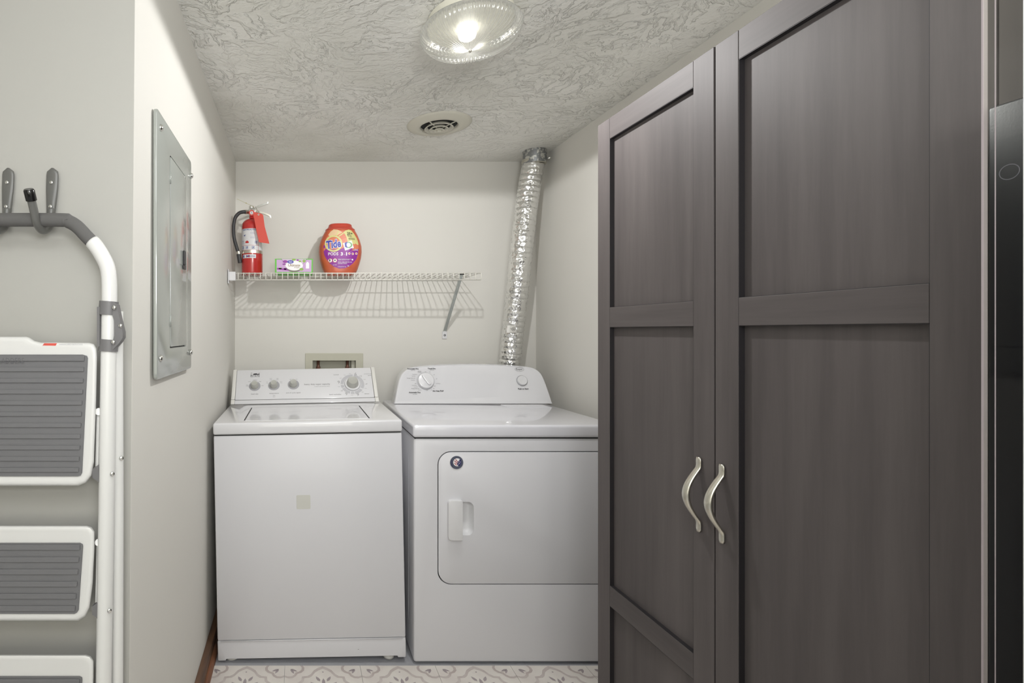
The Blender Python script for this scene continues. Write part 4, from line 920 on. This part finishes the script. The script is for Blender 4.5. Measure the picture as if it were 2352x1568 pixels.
def wdoor(ya, yb_, hy):
    k = B(); box(k, WXF+D1, WXF+T, ya+0.01, yb_-0.01, zb0+0.01, WT-0.01)
    d = obj('door', k, M_lam, war)
    sw = 0.0552
    for (a, b) in ((ya, ya+sw), (yb_-sw, yb_)):
        k = B(); box(k, WXF, WXF+T, a, b, zb0, WT, 0.0008, 1); obj('stile', k, M_lam, d)
    for (a, b) in ((WT-0.0565, WT), (CAMZ+0.0105, CAMZ+0.0640), (CAMZ-0.7480, CAMZ-0.6930), (zb0, zb0+0.056)):
        k = B(); box(k, WXF+0.0003, WXF+T, ya+sw+0.0005, yb_-sw-0.0005, a, b, 0.0006, 1); obj('rail', k, M_lamh, d)
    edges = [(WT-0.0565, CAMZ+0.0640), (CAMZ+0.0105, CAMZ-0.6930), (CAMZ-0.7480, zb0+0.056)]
    for (zt2, zl2) in edges:      # near-black strips lining the inner edges of each recess
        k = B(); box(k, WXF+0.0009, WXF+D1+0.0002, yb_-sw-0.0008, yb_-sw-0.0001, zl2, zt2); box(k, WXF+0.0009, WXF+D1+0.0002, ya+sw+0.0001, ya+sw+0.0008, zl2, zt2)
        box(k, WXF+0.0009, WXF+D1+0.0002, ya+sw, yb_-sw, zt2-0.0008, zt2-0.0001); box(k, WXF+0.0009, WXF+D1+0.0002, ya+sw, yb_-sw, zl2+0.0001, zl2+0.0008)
        obj('recess_strip', k, M_recess, d)
    za_, zb2 = CAMZ-0.423, CAMZ-0.266; zm = (za_+zb2)/2; hl = (zb2-za_)/2
    k = B(); n = 28; rings = []
    for i in range(n+1):
        t = -1+2*i/n; at = abs(t)
        lift = 0.003 if at > 0.72 else 0.003+0.027*(0.5+0.5*math.cos(PI*at/0.72))**0.5
        wv = 0.0062 if at > 0.80 else 0.0056+0.0022*(1-at)
        if at > 0.97: wv *= 0.75
        th = 0.0030 if at > 0.75 else 0.0036+0.0026*(1-at)
        c_ = Vector((WXF-lift, hy, zm+hl*t)); 
        rings.append([c_+Vector((math.cos(a)*th, math.sin(a)*wv*1.15, 0)) for a in [2*PI*q/12 for q in range(12)]])
    loft(k, rings); obj('handle', k, M_steel, d, smooth=True, label='arched brushed nickel handle')
    return d
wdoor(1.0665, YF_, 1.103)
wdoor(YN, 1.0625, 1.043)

# ------------------------------------------------------------------ black refrigerator with glass edge at the right
M_fridge = mat('black_gloss_enamel', (7, 7, 12), 0.3, spec=0.12); bump(M_fridge, 500, 0.05, 0.0005)
FZ = CAMZ+(760-236)/1640*0.80
fr_ = thing('refrigerator', 'black glossy appliance at the right edge beside the wardrobe', 'refrigerator', (1.03, 0.35, 0.003))
k = B(); box(k, 0.812, 1.255, 0.10, 0.600, 0.015, FZ-0.001, 0.004); obj('body', k, M_fridge, fr_, ang=35)
k = B(); box(k, 0.790, 0.811, 0.10, 0.5990, 0.05, FZ, 0.004); dd = obj('door', k, M_fridge, fr_, ang=35)
for yy in (0.14, 0.58):
    k = B(); box(k, 0.83, 0.87, yy-0.02, yy+0.02, 0.003, 0.016); obj('foot', k, M_rubber, fr_)
rp = on_plane(2332, 397, (0.786, 0, 0), (1, 0, 0))
M_pane = bpy.data.materials.new('clear_pane'); M_pane.use_nodes = True
g = M_pane.node_tree; g.nodes.clear(); go = g.nodes.new('ShaderNodeOutputMaterial'); t1 = g.nodes.new('ShaderNodeBsdfTransparent'); t2 = g.nodes.new('ShaderNodeBsdfGlossy'); mm = g.nodes.new('ShaderNodeMixShader'); fz = g.nodes.new('ShaderNodeFresnel')
t1.inputs[0].default_value = (0.95, 0.96, 0.94, 1); t2.inputs['Roughness'].default_value = 0.02; mm.inputs[0].default_value = 0.012
g.links.new(t1.outputs[0], mm.inputs[1]); g.links.new(t2.outputs[0], mm.inputs[2]); g.links.new(mm.outputs[0], go.inputs[0])
gd_ = thing('glass_panel', 'upright clear glass panel with pale edges in front of black appliance', 'glass panel', (0.776, 0.45, 0.003))
k = B(); box(k, 0.7745, 0.7785, 0.30, 0.5895, 0.003, ZC-0.002); obj('pane', k, M_pane, gd_)
M_edge = mat('pale_glass_edge', (160, 150, 152), 0.3)
k = B(); box(k, 0.7738, 0.7792, 0.5897, 0.5912, 0.003, ZC-0.002); obj('edge_strip', k, M_edge, gd_)
k = B(); box(k, 0.7738, 0.7742, 0.5790, 0.5798, 0.003, ZC-0.002); obj('edge_strip', k, M_edge, gd_)
k = B(); ribbon(k, circ(0, 0, 0.0085), circ(0, 0, 0.0076), lambda a, b: Vector((0.7740, rp.y-0.004+a, rp.z+b))); obj('round_hole_rim', k, mat('smoke_ring', (80, 80, 84), 0.3), gd_)
k = B(); box(k, 0.5557, 0.62, 0.37, 0.40, 0.0, ZC, 0.0); struct('trim_1', k, M_plastic)

# ------------------------------------------------------------------ hooks on the grey wall
YW = 1.047+0.022*0.6     # wall face at hook height
def wallY(z): return yb+(yt-yb)*z/ZC
hproto = None
def hook_at(pxx, lab):
    xw = (pxx-CX)/F*1.052; zt_ = CAMZ+(760-386)/F*1.052; zb3 = CAMZ+(760-492)/F*1.052; yw = wallY(1.5)-0.0035
    h = thing('wall_hook', lab, 'hook', (xw, yw, zb3), 'steel hooks holding the step ladder')
    k = B(); rings = []
    for i in range(15):
        t = i/14; z = zt_+(zb3-zt_)*t; wv = 0.0122+0.0*t; th = 0.0025+0.0035*max(0, t-0.25)
        if t < 0.12: wv *= math.sqrt(max(0.05, 1-((0.12-t)/0.12)**2))
        if t > 0.45: wv = 0.0122-0.0035*(t-0.45)/0.55
        rings.append([Vector((xw+math.cos(a)*wv-0.002*t, yw-0.003-th+math.sin(a)*th, z)) for a in [2*PI*q/12 for q in range(12)]])
    loft(k, rings); obj('mounting_plate', k, M_hook, h, smooth=True)
    k = B(); z_ = zb3
    pts = spline([(xw, yw-0.009, zb3+0.01), (xw-0.001, yw-0.012, zb3-0.012), (xw-0.001, yw-0.022, zb3-0.030), (xw-0.001, yw-0.046, zb3-0.040), (xw-0.0005, yw-0.068, zb3-0.030), (xw, yw-0.082, zb3-0.006), (xw, yw-0.094, zb3+0.016)], 6)
    tube(k, pts, [0.0078]*len(pts), 14); hk = obj('hook_rod', k, M_hook, h, smooth=True)
    k = B(); a, b = pts[-4], pts[-1]; d = (b-a).normalized(); tube(k, [b-d*0.010, b+d*0.008, b+d*0.011], [0.0098, 0.0098, 0.008], 16); obj('rubber_tip', k, M_gloss, hk, ang=40)
    for y in (416, 473):
        k = B(); lathe(k, [(0.0042, 0), (0.0036, 0.0018), (0.0015, 0.0024), (0, 0.0024)], (xw-0.001, yw-0.0085-(0.004 if y > 440 else 0), CAMZ+(760-y)/F*1.04), (0, -1, 0), 14); obj('screw', k, M_chrome, h, smooth=True)
hook_at(120.5, 'grey steel ladder hook with black tip, nearer the wall corner')
hook_at(19, 'grey steel ladder hook cut by the left edge of the photo')

# ------------------------------------------------------------------ step ladder hanging on the wall
LYc = 1.0
def lp_(x, y, Y=LYc): return px(x, y, Y)
def mir(x): return -170-x
lad = thing('step_ladder', 'folded white step ladder with grey treads hanging on the left wall', 'ladder', (px(-85, 0, LYc).x, LYc, 0.1))
half = [(135, 505), (158, 509), (178, 521), (200, 544), (218, 562), (235, 588), (247, 615), (251, 650), (251, 700), (249, 820), (245, 1100), (238, 1568), (231, 2080)]
foam_end = 4
fo = [(x, y) for x, y in half[:foam_end+1]]
k = B(); tube(k, spline([lp_(mir(x), y) for x, y in fo[::-1]]+[lp_(-85, 505)]+[lp_(x, y) for x, y in fo], 6), 0.0130, 20); obj('foam_grip', k, M_foam, lad, smooth=True)
for sgn in (1, -1):
    w_ = (lambda x: x) if sgn == 1 else mir
    k = B(); sp_ = spline([lp_(w_(x), y) for x, y in half[foam_end-1:]], 6); tube(k, sp_[4:], 0.0145, 20); obj('front_leg', k, M_ladder, lad, smooth=True)
    k = B(); tube(k, [px(w_(268), 715, 1.030), px(w_(268), 800, 1.030), px(w_(269), 1160, 1.030), px(w_(268), 1568, 1.030), px(w_(266), 2040, 1.030)], 0.0125, 18); obj('rear_leg', k, M_ladder, lad, smooth=True)
    for (xx, yy, Y) in ((231, 2080, LYc), (266, 2040, 1.030)):
        p = px(w_(xx), yy, Y); k = B(); box(k, p.x-0.018, p.x+0.018, Y-0.016, Y+0.014, p.z-0.02, p.z+0.03, 0.004); obj('rubber_foot', k, M_clip, lad, ang=35)
    # joint bracket
    def q(x, y, Y=LYc): return px(w_(x), y, Y)
    k = B()
    for (ya, yc) in ((692, 723), (779, 806)):
        a = q(250.5, ya); b = q(248.5, yc); tube(k, [a, b], 0.0178, 20)
    for (xx, yy0, yy1) in ((230.5, 705, 795),):
        a = q(xx, yy0); b = q(xx, yy1); box(k, a.x-0.002, a.x+0.003, LYc-0.012, LYc+0.012, b.z, a.z)
    pl = [q(264, 693), q(273, 700), q(281, 738), q(287, 762), q(287, 775), q(280, 786), q(264, 803), q(264, 785), q(268, 770), q(268, 735), q(264, 725)]
    prism(k, [Vector((p.x, LYc-0.013, p.z)) for p in pl], (0, 0.018, 0)); bk = obj('joint_bracket', k, M_clip, lad, ang=40)
    for (xx, yy) in ((269, 707), (282, 748), (267, 785)):
        k = B(); o_ = q(xx, yy); lathe(k, [(0.0042, 0), (0.004, 0.0015), (0.002, 0.0025), (0, 0.0025)], (o_.x, LYc-0.0132 if xx > 275 else LYc-0.0165, o_.z), (0, -1, 0), 12); obj('rivet', k, M_chrome, bk, smooth=True)
    # rivets in the legs
    for (xx, yy, Y) in ((279, 1052, 1.018), (258, 1088, 0.9875), (251.5, 1402, 0.987)):
        k = B(); o_ = px(w_(xx), yy, Y); lathe(k, [(0.0045, 0), (0.004, 0.0012), (0.002, 0.0018), (0, 0.0018)], o_, (0.5*sgn, -1, 0), 12); obj('rivet', k, M_chrome, lad, smooth=True)
    for (ya, yc) in ((945, 1070), (1245, 1385)):     # link rods beside the steps
        k = B(); tube(k, [q(226.5, ya, 1.004), q(223.5, yc, 1.004)], 0.004, 8); cyl(k, q(227, ya, 0.996), q(227, ya, 1.01), 0.007, seg=14); obj('link_rod', k, M_ladder, lad, smooth=False, ang=40)
        k = B(); prism(k, [q(211, yc+8, 0.99), q(227, yc-4, 0.99), q(227, yc+38, 0.99), q(212, yc+26, 0.99)], (0, 0.02, 0)); obj('stop_wedge', k, M_clip, lad)
def step(out_r, mat_r, ribs, top_bump=None, name='step'):
    def sym(r): return [(x, y) for x, y in r]+[(mir(x), y) for x, y in r[::-1]]
    k = B(); s3 = sym(out_r); cx, cy = -85, sum(y for x, y in s3)/len(s3)
    def rg(f, Y): return [px(cx+(x-cx)*(1-(f/abs(x-cx) if abs(x-cx) > f*3 else f/300)), cy+(y-cy)*(1-f/max(abs(y-cy), 40)), Y) for x, y in s3]
    loft(k, [rg(2, 1.012), rg(0, 1.004), rg(0, 0.990), rg(2.5, 0.984), rg(7, 0.982), rg(12, 0.983)])
    st = obj(name, k, M_ladder, lad, ang=60)
    def fp(x, y, l): return px(x, y, 0.9825-l)
    k = B(); m3_ = sym(mat_r); prism(k, [fp(x, y, 0.0) for x, y in m3_], (0, -0.0022, 0)); obj('tread', k, M_mat, st)
    for (ya, yc) in ribs:
        # right end follows the tread's slanted edge
        (xt_, yt_), (xb_, yb_2) = mat_r[1], mat_r[-2]
        xr = lambda y: xt_+(xb_-xt_)*(y-yt_)/(yb_2-yt_)-5
        k = B(); bprism(k, [px(mir(xr(ya)), ya, 0.9803), px(xr(ya), ya, 0.9803), px(xr(yc), yc, 0.9803), px(mir(xr(yc)), yc, 0.9803)], (0, -0.0030, 0), 0.0007, 1); obj('rib', k, M_mat, st)
    return st
sp1 = step([(60, 773), (68, 775), (80, 783), (95, 786.5), (205, 787), (216, 790), (222, 800), (223, 820), (221, 920), (216, 1060), (210, 1092), (198, 1108), (180, 1115)],
     [(190, 814), (200, 817), (202, 822), (189, 1085), (186, 1091), (180, 1093)], [(816, 829)]+[(843+25.6*i, 853+25.6*i) for i in range(10)])
step([(200, 1207), (210, 1210), (217, 1220), (217, 1260), (213, 1340), (206, 1395), (196, 1415), (180, 1425)], [(184, 1246), (190, 1249), (191, 1254), (181, 1400), (178, 1405), (172, 1408)], [(1250+28*i, 1262+28*i) for i in range(6)])
step([(198, 1503), (208, 1506), (215, 1517), (215, 1556), (211, 1636), (204, 1691), (194, 1711), (178, 1721)], [(183, 1552), (189, 1555), (189.5, 1560), (179, 1696), (176, 1701), (170, 1704)], [(1558+28*i, 1570+28*i) for i in range(5)])
k = B(); fy = 0.9772
text(k, 'GORILLA LADDERS', 0.098, lambda a, b: px(-5, 828, fy)+Vector((a, 0, b)), 0.0, 0.010); obj('embossed_lettering', k, mat('tread_lettering', (96, 96, 98), 0.8), sp1, smooth=None)
k = B(); prism(k, [px(97, 794, 0.9825), px(128, 794, 0.9825), px(131, 788, 0.9845), px(102, 788, 0.9845)], (0, -0.0006, 0)); obj('warning_label', k, M_tag, sp1, label='small red warning sticker')
k = B(); text(k, 'WARNING SAFETY INSTRUCTIONS', 0.044, lambda a, b: px(163, 790.5, 0.9815)+Vector((a, 0, b)), 0, 0.003); obj('lettering', k, M_printl, sp1, smooth=None)
